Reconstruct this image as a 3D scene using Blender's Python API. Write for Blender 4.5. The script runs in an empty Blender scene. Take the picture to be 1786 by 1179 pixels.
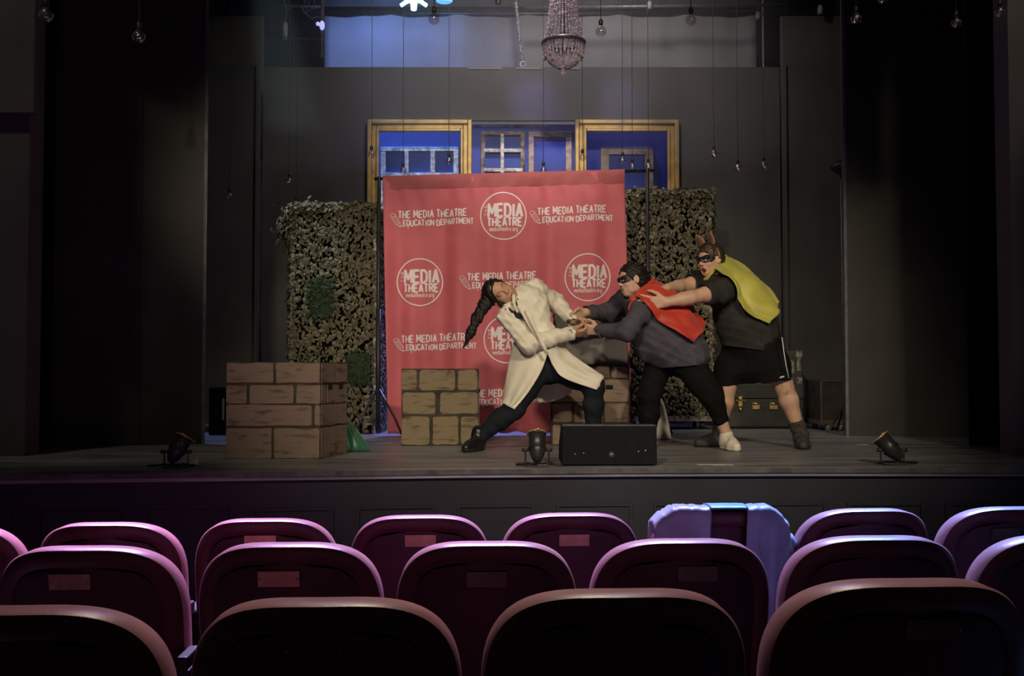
import bpy, bmesh, math, random
import numpy as np
from mathutils import Vector, Matrix

random.seed(7)
rng = np.random.default_rng(7)
scn = bpy.context.scene
C = scn.collection

# ------------------------------------------------------------------ camera
FPX, CXP, CYP, CAMZ, PITCH = 1765.0, 893.0, 589.5, 0.54, math.radians(2.0)
cam_d = bpy.data.cameras.new('camera')
cam_d.sensor_width = 36.0
cam_d.lens = FPX / 1786.0 * 36.0
cam_d.clip_start, cam_d.clip_end = 0.05, 100
cam = bpy.data.objects.new('camera', cam_d)
C.objects.link(cam)
cam.location = (0, 0, CAMZ)
cam.rotation_euler = (math.pi / 2 + PITCH, 0, 0)
scn.camera = cam

# ------------------------------------------------------------------ world, view
w = bpy.data.worlds.new('dark_house'); scn.world = w; w.use_nodes = True
w.node_tree.nodes['Background'].inputs[0].default_value = (0.75, 0.74, 0.85, 1)
w.node_tree.nodes['Background'].inputs[1].default_value = 0.009
scn.view_settings.view_transform = 'Standard'
scn.view_settings.look = 'None'
scn.view_settings.gamma = 1
scn.view_settings.use_curve_mapping = False
scn.view_settings.exposure = 1.0

# ------------------------------------------------------------------ stage lights
def spot(name, loc, aim, col, power, deg, blend=0.6, size=0.12):
    d = bpy.data.lights.new(name, 'SPOT')
    d.color = col; d.energy = power; d.spot_size = math.radians(deg)
    d.spot_blend = blend; d.shadow_soft_size = size
    o = bpy.data.objects.new(name, d); C.objects.link(o)
    o.location = loc
    o.rotation_euler = (Vector(aim) - Vector(loc)).to_track_quat('-Z', 'Y').to_euler()
    return o
WARM = (1.0, 0.84, 0.60)
spot('front_wash_lamp', (-1.7, -2.0, 4.7), (0.45, 7.5, 0.75), WARM, 740, 31, 0.75, 0.25)
spot('front_wash_lamp', (2.6, -2.0, 4.7), (0.75, 7.6, 0.75), WARM, 840, 31, 0.75, 0.25)
spot('side_spill_lamp', (-4.15, 3.3, 8.0), (-2.5, 7.9, 1.0), (1.0, 0.88, 0.6), 120, 34, 0.5, 0.22)
spot('side_spill_lamp', (3.2, 3.3, 6.6), (3.05, 8.8, 1.2), (1.0, 0.84, 0.58), 150, 24, 0.5, 0.22)
# overhead colour wash on the stage
spot('blue_upstage_lamp', (-1.5, 11.15, 5.6), (-1.15, 11.9, 2.7), (0.2, 0.40, 1.0), 520, 62, 0.8, 0.1)
spot('blue_upstage_lamp', (0.7, 11.2, 5.6), (0.9, 11.9, 2.6), (0.25, 0.25, 1.0), 150, 70, 0.8, 0.1)
spot('cyc_blue_lamp', (-1.7, 11.6, 5.3), (-1.6, 13.0, 4.75), (0.14, 0.30, 1.0), 75, 110, 0.9, 0.2)
spot('cyc_white_lamp', (1.2, 11.4, 5.4), (1.2, 13.0, 4.75), (0.88, 0.80, 0.80), 15, 130, 0.9, 0.3)
spot('foliage_top_lamp', (-2.35, 8.0, 5.6), (-1.85, 9.15, 2.05), (0.70, 0.95, 1.0), 330, 12, 0.6, 0.05)
spot('violet_beam_lamp', (-0.75, 8.7, 4.9), (0.25, 11.0, 3.5), (0.34, 0.26, 1.0), 200, 14, 1.0, 0.05)
spot('violet_beam_lamp', (0.66, 8.75, 4.9), (1.2, 11.0, 3.5), (0.36, 0.30, 1.0), 90, 14, 1.0, 0.05)
spot('wall_top_lamp', (0.2, 8.4, 5.9), (0.3, 11.0, 3.6), (0.95, 0.85, 0.86), 290, 112, 1.0, 0.3)
spot('added_foliage_fill', (-1.6, -2.0, 4.7), (-1.75, 9.1, 1.55), WARM, 620, 12, 0.8, 0.2)  # added unseen spot that brightens the left camouflage pillar
spot('added_frame_fill', (0.1, -2.0, 4.75), (0.05, 11.2, 2.85), (1.0, 0.88, 0.74), 1300, 15, 0.7, 0.2)  # added unseen fill for the gold frames, windows and upper wall
spot('deck_blue_lamp', (-0.5, 10.3, 2.3), (-0.4, 8.7, 0.0), (0.30, 0.34, 1.0), 260, 60, 0.8, 0.1)
spot('deck_side_lamp', (-4.8, 9.6, 2.6), (-2.4, 8.3, 0.0), (0.35, 0.48, 1.0), 130, 36, 0.8, 0.1)
# backlight that spills past the apron on to the seats
for x_, ax_, c_, p_ in ((-2.7, -2.15, (0.76, 0.44, 1.0), 2700), (-1.0, -0.75, (0.66, 0.48, 1.0), 2000), (0.8, 0.65, (0.48, 0.46, 1.0), 2000), (2.5, 2.0, (0.14, 0.38, 1.0), 3500)):
    spot('backlight_lamp', (x_, 6.4, 4.6), (ax_, 3.75, 0.0), c_, p_, 33, 0.9, 0.2)
spot('house_lamp', (0.1, 4.6, 5.6), (0.2, 1.7, 0.0), (1.0, 0.86, 0.60), 400, 32, 0.9, 0.4)

# ------------------------------------------------------------------ helpers
def at(px, py, Y):
    """the point on the plane y = Y that the photograph shows at this pixel"""
    a, b = (px - CXP) / FPX, (CYP - py) / FPX
    dy = math.cos(PITCH) - b * math.sin(PITCH)
    dz = math.sin(PITCH) + b * math.cos(PITCH)
    t = Y / dy
    return Vector((a * t, Y, CAMZ + dz * t))

MATS = {}
def mat(name, col, rough=0.6, var=0.18, scale=9.0, bump=0.0, metal=0.0, spec=0.4,
        col2=None, emit=None, estr=0.0, sheen=0.0, coat=0.0, stretch=(1, 1, 1), bscale=None, island=None, subsurf=0.0):
    if name in MATS: return MATS[name]
    m = bpy.data.materials.new(name); m.use_nodes = True
    nt = m.node_tree; N, L = nt.nodes, nt.links
    p = N['Principled BSDF']
    p.inputs['Roughness'].default_value = rough
    p.inputs['Metallic'].default_value = metal
    p.inputs['Specular IOR Level'].default_value = spec
    p.inputs['Sheen Weight'].default_value = sheen
    p.inputs['Coat Weight'].default_value = coat
    if subsurf: p.inputs['Subsurface Weight'].default_value = subsurf; p.inputs['Subsurface Scale'].default_value = 0.02
    tc = N.new('ShaderNodeTexCoord'); mp = N.new('ShaderNodeMapping')
    mp.inputs['Scale'].default_value = stretch
    L.new(tc.outputs['Object'], mp.inputs[0])
    nz = N.new('ShaderNodeTexNoise'); nz.inputs['Scale'].default_value = scale
    nz.inputs['Detail'].default_value = 4
    L.new(mp.outputs[0], nz.inputs['Vector'])
    rp = N.new('ShaderNodeValToRGB')
    c2 = col2 or tuple(max(0, c * (1 - 2.2 * var)) for c in col)
    c1 = col if col2 else tuple(min(1, c * (1 + var)) for c in col)
    rp.color_ramp.elements[0].position = 0.32; rp.color_ramp.elements[1].position = 0.68
    rp.color_ramp.elements[0].color = (*c2, 1); rp.color_ramp.elements[1].color = (*c1, 1)
    if island:
        g = N.new('ShaderNodeNewGeometry'); L.new(g.outputs['Random Per Island'], rp.inputs[0])
        els = rp.color_ramp.elements
        els[0].position = 0.0; els[1].position = 1.0
        els[0].color = (*island[0], 1); els[1].color = (*island[-1], 1)
        for i, c in enumerate(island[1:-1]):
            e = els.new((i + 1) / (len(island) - 1)); e.color = (*c, 1)
    else:
        L.new(nz.outputs['Fac'], rp.inputs[0])
    L.new(rp.outputs[0], p.inputs['Base Color'])
    if bump:
        n2 = N.new('ShaderNodeTexNoise'); n2.inputs['Scale'].default_value = bscale or scale * 6
        n2.inputs['Detail'].default_value = 3
        L.new(mp.outputs[0], n2.inputs['Vector'])
        b = N.new('ShaderNodeBump'); b.inputs['Strength'].default_value = bump
        b.inputs['Distance'].default_value = 0.01
        L.new(n2.outputs['Fac'], b.inputs['Height']); L.new(b.outputs[0], p.inputs['Normal'])
    if emit:
        p.inputs['Emission Color'].default_value = (*emit, 1)
        p.inputs['Emission Strength'].default_value = estr
    MATS[name] = m
    return m

def glassy(name, tint=(1, 1, 1), gloss=0.25, rough=0.03):
    """thin clear glass: mostly see-through, mirror glints by fresnel"""
    if name in MATS: return MATS[name]
    m = bpy.data.materials.new(name); m.use_nodes = True
    nt = m.node_tree; N, L = nt.nodes, nt.links
    N.remove(N['Principled BSDF'])
    t = N.new('ShaderNodeBsdfTransparent'); t.inputs[0].default_value = (*tint, 1)
    g = N.new('ShaderNodeBsdfGlossy'); g.inputs['Roughness'].default_value = rough
    nz = N.new('ShaderNodeTexNoise'); nz.inputs['Scale'].default_value = 30
    ad = N.new('ShaderNodeMath'); ad.operation = 'MULTIPLY_ADD'
    ad.inputs[1].default_value = 0.08; ad.inputs[2].default_value = gloss
    L.new(nz.outputs['Fac'], ad.inputs[0])
    mx = N.new('ShaderNodeMixShader')
    L.new(ad.outputs[0], mx.inputs[0]); L.new(t.outputs[0], mx.inputs[1]); L.new(g.outputs[0], mx.inputs[2])
    L.new(mx.outputs[0], N['Material Output'].inputs[0])
    MATS[name] = m
    return m

class MB:
    """collects shapes, then links them as one mesh object"""
    def __init__(s): s.v, s.f, s.mi, s.cur = [], [], [], 0
    def add(s, vs, fs):
        o = len(s.v); s.v += [tuple(v) for v in vs]
        s.f += [tuple(i + o for i in f) for f in fs]; s.mi += [s.cur] * len(fs)
        return s
    def box(s, c, size, R=None):
        hx, hy, hz = (q / 2 for q in size); c = Vector(c)
        vs = [Vector((x, y, z)) for z in (-hz, hz) for y in (-hy, hy) for x in (-hx, hx)]
        if R is not None: vs = [R @ v for v in vs]
        return s.add([v + c for v in vs], [(0, 2, 3, 1), (4, 5, 7, 6), (0, 1, 5, 4), (2, 6, 7, 3), (0, 4, 6, 2), (1, 3, 7, 5)])
    def prism(s, poly, vec):
        n = len(poly); vec = Vector(vec); a = [Vector(p) for p in poly]
        return s.add(a + [p + vec for p in a],
                     [tuple(range(n))[::-1], tuple(range(n, 2 * n))] + [(i, (i + 1) % n, n + (i + 1) % n, n + i) for i in range(n)])
    def tube(s, pts, r, n=8, cap=True):
        pts = [Vector(p) for p in pts]; m = len(pts)
        rs = r if isinstance(r, (list, tuple)) else [r] * m
        t0 = (pts[1] - pts[0]).normalized()
        u = t0.orthogonal().normalized(); vs = []
        for i, p in enumerate(pts):
            t = (pts[min(i + 1, m - 1)] - pts[max(i - 1, 0)]).normalized()
            u = (u - t * u.dot(t)).normalized(); b = t.cross(u)
            for k in range(n):
                a = 2 * math.pi * k / n
                vs.append(p + (u * math.cos(a) + b * math.sin(a)) * rs[i])
        fs = [(i * n + k, i * n + (k + 1) % n, (i + 1) * n + (k + 1) % n, (i + 1) * n + k) for i in range(m - 1) for k in range(n)]
        if cap: fs += [tuple(range(n))[::-1], tuple((m - 1) * n + k for k in range(n))]
        return s.add(vs, fs)
    def lathe(s, prof, n=16, c=(0, 0, 0), M=None):
        c = Vector(c); vs = []
        for r, z in prof:
            for k in range(n):
                a = 2 * math.pi * k / n; v = Vector((r * math.cos(a), r * math.sin(a), z))
                vs.append((M @ v if M is not None else v) + c)
        m = len(prof)
        fs = [(i * n + k, i * n + (k + 1) % n, (i + 1) * n + (k + 1) % n, (i + 1) * n + k) for i in range(m - 1) for k in range(n)]
        fs += [tuple(range(n))[::-1], tuple((m - 1) * n + k for k in range(n))]
        return s.add(vs, fs)
    def ball(s, c, r, n=12, squash=(1, 1, 1)):
        prof = [(max(1e-4, r * math.sin(math.pi * i / n)), -r * math.cos(math.pi * i / n)) for i in range(n + 1)]
        return s.lathe(prof, n, c, Matrix.Diagonal(squash))
    def torus(s, c, R, r, n=24, k=8, M=None):
        M = M or Matrix.Identity(3); c = Vector(c); vs = []
        for i in range(n):
            a = 2 * math.pi * i / n
            for j in range(k):
                b = 2 * math.pi * j / k
                vs.append(M @ Vector(((R + r * math.cos(b)) * math.cos(a), (R + r * math.cos(b)) * math.sin(a), r * math.sin(b))) + c)
        return s.add(vs, [(i * k + j, ((i + 1) % n) * k + j, ((i + 1) % n) * k + (j + 1) % k, i * k + (j + 1) % k) for i in range(n) for j in range(k)])
    def grid(s, P, wrap=False):
        m, n = len(P), len(P[0]); vs = [Vector(p) for row in P for p in row]
        fs = [(i * n + j, i * n + (j + 1) % n, (i + 1) * n + (j + 1) % n, (i + 1) * n + j) for i in range(m - 1) for j in range(n if wrap else n - 1)]
        return s.add(vs, fs)
    def build(s, name, material, parent=None, smooth=False, bevel=0, solid=0, origin=None, seg=2):
        """vertices are world coordinates when origin is given (they become local to it)"""
        o_ = Vector(origin) if origin is not None else Vector((0, 0, 0))
        me = bpy.data.meshes.new(name)
        me.from_pydata([Vector(v) - o_ for v in s.v], [], s.f)
        ms = material if isinstance(material, (list, tuple)) else [material]
        for m in ms: me.materials.append(m)
        if len(ms) > 1: me.polygons.foreach_set('material_index', s.mi)
        if smooth: me.polygons.foreach_set('use_smooth', [True] * len(me.polygons))
        me.update()
        o = bpy.data.objects.new(name, me); C.objects.link(o)
        if parent is not None: o.parent = parent
        elif origin is not None: o.location = o_
        if solid:
            q = o.modifiers.new('thickness', 'SOLIDIFY'); q.thickness = solid; q.offset = 0
        if bevel:
            q = o.modifiers.new('soft_edge', 'BEVEL'); q.width = bevel; q.segments = seg; q.limit_method = 'ANGLE'
        return o

def tag(o, label=None, cat=None, group=None, kind=None):
    if label: o['label'] = label
    if cat: o['category'] = cat
    if group: o['group'] = group
    if kind: o['kind'] = kind
    return o
def thing(name, label, cat, loc=(0, 0, 0), rotz=0, group=None):
    o = bpy.data.objects.new(name, None); C.objects.link(o)
    o.empty_display_size = 0.1
    o.location = loc; o.rotation_euler = (0, 0, rotz)
    return tag(o, label, cat, group)
def copy_tree(o, parent=None):
    c = o.copy(); C.objects.link(c); c.parent = parent
    for ch in list(o.children): copy_tree(ch, c)
    return c
def rot(axis, deg): return Matrix.Rotation(math.radians(deg), 3, axis)
def lerp(a, b, t): return a + (b - a) * t
def poly_at(pts, t):
    """point at t in 0..1 on a smooth curve through equally spaced points"""
    n = len(pts) - 1; x = min(max(t, 0), 1) * n; i = min(int(x), n - 1); u = x - i
    p = [Vector(pts[max(0, min(n, i + k))]) for k in (-1, 0, 1, 2)]
    return 0.5 * ((2 * p[1]) + (p[2] - p[0]) * u + (2 * p[0] - 5 * p[1] + 4 * p[2] - p[3]) * u * u + (3 * p[1] - p[0] - 3 * p[2] + p[3]) * u ** 3)

# ------------------------------------------------------------------ materials
M_black = mat('black_paint', (0.030, 0.028, 0.026), 0.65, 0.25, 3, 0.15)
M_flat = mat('charcoal_flat_paint', (0.066, 0.062, 0.054), 0.7, 0.12, 1.6, 0.1)
M_flat2 = mat('olive_flat_paint', (0.075, 0.070, 0.052), 0.75, 0.12, 1.6, 0.1)
M_leg = mat('black_masking_paint', (0.036, 0.035, 0.029), 0.6, 0.15, 2, 0.1)
M_velour = mat('black_velour', (0.006, 0.006, 0.006), 0.95, 0.2, 6, 0.1, spec=0.05)
M_deck = mat('worn_grey_deck_paint', (0.205, 0.21, 0.225), 0.40, 0.22, 2.2, 0.2, stretch=(0.6, 2.5, 1))
M_apron = mat('apron_dark_paint', (0.016, 0.016, 0.023), 0.6, 0.15, 2.0, 0.1)
M_carpet = mat('house_carpet', (0.05, 0.03, 0.035), 0.95, 0.3, 60, 0.3)
M_pros = mat('proscenium_paint', (0.085, 0.080, 0.085), 0.7, 0.12, 2, 0.1)
M_steel = mat('dark_steel', (0.06, 0.06, 0.065), 0.4, 0.2, 20, metal=0.8)
M_alu = mat('dull_aluminium', (0.45, 0.45, 0.47), 0.4, 0.15, 20, metal=0.8)
M_brass = mat('brass', (0.62, 0.45, 0.18), 0.35, 0.2, 25, metal=0.9)
M_plastic = mat('black_plastic', (0.020, 0.020, 0.022), 0.45, 0.2, 10, 0.05)
M_cable = mat('cable_rubber', (0.015, 0.015, 0.016), 0.6, 0.2, 10)
M_gold = mat('gold_paint', (0.47, 0.32, 0.11), 0.42, 0.12, 10, 0.1, metal=0.35)
M_blue = mat('blue_scenic_paint', (0.065, 0.10, 0.40), 0.7, 0.12, 1.2)
M_tape = mat('white_gaffer_tape', (0.5, 0.5, 0.5), 0.6, 0.25, 30)
# ================================================================== the setting
def struct(o): return tag(o, kind='structure')
# stage deck with its gently curved front edge
edge = [(-6.2, 5.10), (-4.2, 5.24), (-2.74, 5.415), (-1.49, 5.574), (-0.30, 5.74), (0.7, 5.81), (1.61, 5.84), (2.46, 5.83), (4.2, 5.78), (6.2, 5.70)]
def edge_y(x):
    for (x0, y0), (x1, y1) in zip(edge, edge[1:]):
        if x <= x1: return lerp(y0, y1, (x - x0) / (x1 - x0))
    return edge[-1][1]
m = MB()
m.prism([(x, y, -0.05) for x, y in edge] + [(6.2, 15.2, -0.05), (-6.2, 15.2, -0.05)], (0, 0, 0.05))
struct(m.build('floor', M_deck))
fl = bpy.data.objects['floor']
# worn pale lip along the front of the deck
m = MB()
for (x0, y0), (x1, y1) in zip(edge, edge[1:]):
    m.prism([(x0, y0 - 0.012, -0.03), (x1, y1 - 0.012, -0.03), (x1, y1 - 0.012, -0.002), (x0, y0 - 0.012, -0.002)], (0, 0.0118, 0))
tag(m.build('stage_lip', mat('chipped_edge', (0.10, 0.095, 0.09), 0.6, 0.5, 14, col2=(0.04, 0.04, 0.04))), kind='structure')
# apron face with recessed panels
m = MB()
for (x0, y0), (x1, y1) in zip(edge, edge[1:]):
    m.prism([(x0, y0 + 0.03, -0.88), (x1, y1 + 0.03, -0.88), (x1, y1 + 0.03, -0.05), (x0, y0 + 0.03, -0.05)], (0, 0.05, 0))
ap = struct(m.build('wall_apron', M_apron))
for i in range(12):
    xa = -3.1 + i * 0.56; xb = xa + 0.42
    ya = edge_y((xa + xb) / 2) + 0.03
    sl = (edge_y(xb) - edge_y(xa)) / (xb - xa)
    m = MB()
    for za, zb, t in ((-0.22, -0.205, 0), (-0.70, -0.685, 0)):
        m.box(((xa + xb) / 2, ya - 0.004, (za + zb) / 2), (xb - xa, 0.016, 0.015), rot('Z', math.degrees(math.atan(sl))))
    for xx in (xa, xb):
        m.box((xx, edge_y(xx) + 0.026, -0.45), (0.015, 0.016, 0.495))
    m.build('panel_moulding', M_apron, ap)
# house floor, stepped for the seat rows
ROWS = {1: (3.54, 3.5, -1.40, 0.046), 2: (2.71, 2.0, -1.145, 0.088), 3: (1.80, 2.5, -0.34, 0.153)}
HF = {1: 0.046 - 0.88, 2: 0.088 - 0.88, 3: 0.153 - 0.88}
m = MB()
m.box((0, 4.9, HF[1] - 0.05), (12.4, 2.0, 0.1)); m.box((0, 3.55, HF[1] - 0.05), (12.4, 0.95, 0.1))
m.box((0, 2.64, HF[2] - 0.07), (12.4, 0.88, 0.14)); m.box((0, 0.2, HF[3] - 0.09), (12.4, 4.0, 0.18))
struct(m.build('floor_house', M_carpet))
# stage house: back wall, side walls, grid ceiling
for nm, c, s in (('wall_back', (0, 15.1, 3.2), (12.4, 0.2, 6.6)), ('wall_left', (-6.1, 10.9, 3.2), (0.2, 8.5, 6.6)),
                 ('wall_right', (6.1, 10.9, 3.2), (0.2, 8.5, 6.6)), ('ceiling', (0, 10.9, 6.55), (12.4, 8.6, 0.1))):
    struct(MB().box(c, s).build(nm, M_black))
# proscenium: two piers and a header above the picture
pl = at(46, 600, 6.62).x; pr = at(1767, 600, 6.62).x
struct(MB().box(((pl - 6.0) / 2, 6.72, 3.25), (abs(-6.0 - pl), 0.2, 6.5)).build('wall_proscenium_left', M_pros))
zn = at(50, 200, 6.6).z; xn = at(60, 100, 6.55).x
struct(MB().box(((xn - 6.0) / 2, 6.585, (zn + 6.5) / 2), (abs(-6.0 - xn), 0.07, 6.5 - zn)).build('trim_1', M_pros, bevel=0.004))
struct(MB().box(((pr + 6.0) / 2, 6.72, 3.25), (abs(6.0 - pr), 0.2, 6.5)).build('wall_proscenium_right', M_pros))
struct(MB().box((0, 6.74, 5.15), (abs(pr - pl) + 0.02, 0.16, 2.7)).build('wall_header', M_pros))

# masking legs: black flats at either side
def flat(nm, label, x0, y0, x1, y1, z0, z1, mtl, th=0.05, cat='flat', edge_m=None):
    a, b = Vector((x0, y0, 0)), Vector((x1, y1, 0)); d = (b - a); L = d.length
    r = thing(nm, label, cat, (x0, y0, z0), math.atan2(d.y, d.x))
    MB().box((L / 2, th / 2, (z1 - z0) / 2), (L, th, z1 - z0)).build('face', mtl, r)
    return r, L
p0, p1 = at(60, 700, 7.30), at(352, 700, 7.74)
r, L = flat('masking_flat', 'tall black masking flat beside the left proscenium pier', p0.x - 0.9, 7.1, p1.x, 7.74, 0, 6.3, M_leg)
MB().box((L + 0.012, 0.03, 3.15), (0.024, 0.075, 6.3)).build('lit_edge_strip', mat('lit_edge_grey', (0.13, 0.13, 0.16), 0.6), r)  # light on the flat's edge, put in as a lighter grey strip
MB().box((L - 0.45, -0.004, 1.75), (0.005, 0.008, 3.5)).build('seam', M_black, r)
p0 = at(1480, 700, 8.74)
r, L = flat('masking_flat', 'tall black masking flat at the right wing', p0.x, 8.74, p0.x + 2.6, 8.30, 0, 6.3, M_leg)
MB().box((-0.012, 0.03, 3.15), (0.024, 0.075, 6.3)).build('lit_edge_strip', MATS['lit_edge_grey'], r)  # same painted-in light along the inner edge
# black velour drapes outside them
def drape(label, x0, x1, Y, z1=6.3):
    m = MB(); n = 60
    P = [[(lerp(x0, x1, j / n), Y + 0.05 * math.sin(j * 1.35), z) for j in range(n + 1)] for z in (0.02, 2.0, 4.0, z1)]
    m.grid(P)
    o = m.build('curtain', M_velour, None, True, solid=0.008, origin=((x0 + x1) / 2, Y, 0.02))
    tag(o, label, 'curtain'); return o
drape('black velour curtain in shadow beside the left pier', at(30, 600, 7.0).x - .3, at(92, 600, 7.0).x, 7.0)
drape('black velour curtain in shadow beside the right pier', at(1690, 600, 7.25).x, at(1800, 600, 7.25).x + .3, 7.25)

# upstage wall of dark flats with a triple opening
YW = 11.0
wl, wr_ = at(457, 400, YW).x, at(1362, 400, YW).x
zt = at(900, 117, YW).z
ol, orr, oz = at(641, 400, YW).x, at(1184, 400, YW).x, at(900, 210, YW).z
for a, b, z0, z1, lab in ((wl, ol, 0, zt, 'dark grey scenic wall panel left of the gold frames'),
                          (orr, wr_, 0, zt, 'dark grey scenic wall panel right of the gold frames'),
                          (ol, orr, oz, zt, 'dark grey scenic wall panel above the gold frames')):
    o = MB().box(((a + b) / 2, YW + 0.03, (z0 + z1) / 2), (b - a - 0.002, 0.06, z1 - z0)).build('scenic_wall_panel', M_flat, origin=((a + b) / 2, YW, z0))
    tag(o, lab, 'wall panel', 'upstage wall panels')
# paint chips and a scraped ledge along the top
for px, wd, lab in ((845, 60, 'long'), (922, 44, 'middle'), (995, 34, 'short')):
    c = at(px, 119, YW - .004)
    tag(MB().box((c.x, YW - 0.004, zt - 0.015), (wd / 160, 0.008, 0.02)).build('ledge_strip', mat('scraped_ply', (0.22, 0.2, 0.17), 0.8), None, origin=(c.x, YW, zt - .02)), lab + ' scraped strip on the top edge of the scenic wall', 'trim', 'scraped strips on the wall top')
for a, b, lab, Yq in ((355, 451, 'narrow dark flat left of the scenic wall', 10.85), (1367, 1480, 'narrow dark flat right of the scenic wall', 10.85)):
    x0, x1 = at(a, 400, Yq).x, at(b, 400, Yq).x; z1 = at(400, 113, Yq).z
    r = thing('narrow_flat', lab, 'flat', ((x0 + x1) / 2, Yq, 0))
    MB().box((0, 0.03, z1 / 2), (x1 - x0, 0.06, z1)).build('face', M_flat, r)
    s = 1 if a < 800 else -1
    MB().box((s * (x1 - x0) / 2 - s * 0.02, -0.012, z1 / 2), (0.03, 0.024, z1)).build('edge_batten', M_flat2, r)
for a, b, lab in ((359, 459, 'olive grey panel high above the left narrow flat'), (1362, 1474, 'olive grey panel high above the right narrow flat')):
    x0, x1 = at(a, 60, 11.3).x, at(b, 60, 11.3).x; z0, z1 = at(400, 125, 11.3).z - 1.0, at(400, 26, 11.3).z
    r = thing('upper_panel', lab, 'panel', ((x0 + x1) / 2, 11.34, z0), 0, 'panels above the narrow flats')
    MB().box((0, 0, (z1 - z0) / 2), (x1 - x0, 0.05, z1 - z0)).build('face', M_flat2, r, bevel=0.02)
    for s in (-1, 1): MB().tube([(s * (x1 - x0) * .4, 0, z1 - z0 - .02), (s * (x1 - x0) * .4, 0, 6.5 - z0)], .004, 5).build('hanging_cable', M_cable, r)

# blue backing behind the opening
YB = 11.55
for a, b, lab in ((600, 823, 'blue painted backing flat seen through the left gold frame'), (1003, 1230, 'blue painted backing flat seen through the right gold frame')):
    x0, x1 = at(a, 300, YB).x, at(b, 300, YB).x
    o = MB().box(((x0 + x1) / 2, YB + .03, 1.75), (x1 - x0, 0.05, 3.5)).build('backing_flat', M_blue, origin=((x0 + x1) / 2, YB, 0))
    tag(o, lab, 'flat', 'blue backing flats')
x0, x1 = at(823, 300, 11.25).x, at(1003, 300, 11.25).x; zc = at(900, 217, 11.25).z
r = thing('blue_door_flat', 'blue painted flat with two small window frames between the gold frames', 'flat', ((x0 + x1) / 2, 11.25, 0))
MB().box((0, 0.03, zc / 2), (x1 - x0, 0.05, zc)).build('face', M_blue, r)
MB().box((-0.12, -0.012, zc - 0.02), ((x1 - x0) * 0.74, 0.02, 0.03)).build('lit_top_edge', mat('lit_edge_blue', (0.3, 0.36, 0.55), 0.6, 0.4, 10), r)  # pale colour stands in for light catching the top edge
M_win = mat('whitewashed_timber', (0.75, 0.70, 0.62), 0.6, 0.3, 18, 0.1)
M_win2 = mat('brown_timber', (0.34, 0.25, 0.18), 0.6, 0.4, 14, 0.1)
def frame_bars(m, bars, Y, th=0.035):
    """bars as pixel rectangles (x0, y0, x1, y1) on the plane Y"""
    for a, b, c, d in bars:
        p, q = at(a, d, Y), at(c, b, Y)
        m.box(((p.x + q.x) / 2, Y, (p.z + q.z) / 2), (q.x - p.x, th, q.z - p.z))
def window_frame(nm, lab, cat, bars, Y, mtl, zlow=None, bars2=None, mtl2=None):
    p = at((bars[0][0] + bars[0][2]) / 2, bars[0][3], Y)
    r = thing(nm, lab, cat, (p.x, Y, zlow if zlow else p.z))
    names = ['stile', 'stile', 'rail', 'rail'] + ['glazing_bar'] * 9
    for k, b in enumerate(bars):
        m = MB(); frame_bars(m, [b], Y, 0.035 + 0.002 * k)
        m.build(names[k], mtl if k < 4 or not mtl2 else mtl2, r, bevel=0.004, origin=r.location)
    return r
# left: wide three-light window (lower part hidden by the banner)
window_frame('window_frame', 'whitewashed window frame with three panes inside the left gold frame', 'window frame',
    [(664, 258, 673, 365), (791, 258, 800, 365), (664, 257, 800, 264), (664, 302, 800, 310), (706, 262, 713, 302), (751, 262, 759, 302)], 11.535, M_win)
window_frame('window_frame', 'small brown window frame with six white barred panes on the blue flat', 'window frame',
    [(839, 231, 846, 362), (908, 231, 915, 362), (839, 230, 915, 236), (839, 352, 915, 360), (873, 234, 879, 356), (844, 260, 911, 266), (844, 294, 911, 300)], 11.22, M_win2, None, None, M_win)
window_frame('picture_frame', 'empty brown wooden frame with worn paint on the blue flat', 'frame',
    [(922, 231, 931, 362), (987, 231, 997, 362), (922, 230, 997, 239), (922, 352, 997, 360)], 11.22, mat('worn_purple_brown', (0.30, 0.20, 0.19), 0.6, 0.5, 22, col2=(0.60, 0.48, 0.40)))
window_frame('picture_frame', 'flat tan frame hanging inside the right gold frame', 'frame',
    [(1048, 257, 1062, 365), (1125, 257, 1139, 365), (1048, 257, 1139, 270), (1048, 353, 1139, 364)], 11.535, mat('tan_timber', (0.5, 0.40, 0.24), 0.6, 0.2, 10))
# gold door surrounds with stepped moulding
def gold_frame(lab, a, b, top):
    Y = YW - 0.02; xa, xb, z1 = at(a, 300, Y).x, at(b, 300, Y).x, at(900, top, Y).z
    r = thing('gold_frame', lab, 'door frame', ((xa + xb) / 2, Y, 0), group='gold door surrounds')
    for (wd, th, inset, mt) in ((0.045, 0.07, 0.0, M_gold), (0.05, 0.045, 0.045, M_gold), (0.03, 0.06, 0.095, M_gold)):
        m = MB(); h = (xb - xa) / 2 - inset
        for s in (-1, 1): m.box((s * (h - wd / 2), -th / 2 + 0.03, (z1 - inset) / 2), (wd, th, z1 - inset))
        m.box((0, -th / 2 + 0.03, z1 - inset - wd / 2), (2 * h - 2 * wd - 0.001, th, wd))
        m.build('moulding', mt, r, bevel=0.008)
gold_frame('gold moulded door surround left of the blue flat', 641, 823, 210)
gold_frame('gold moulded door surround right of the blue flat', 1003, 1184, 210)
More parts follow.
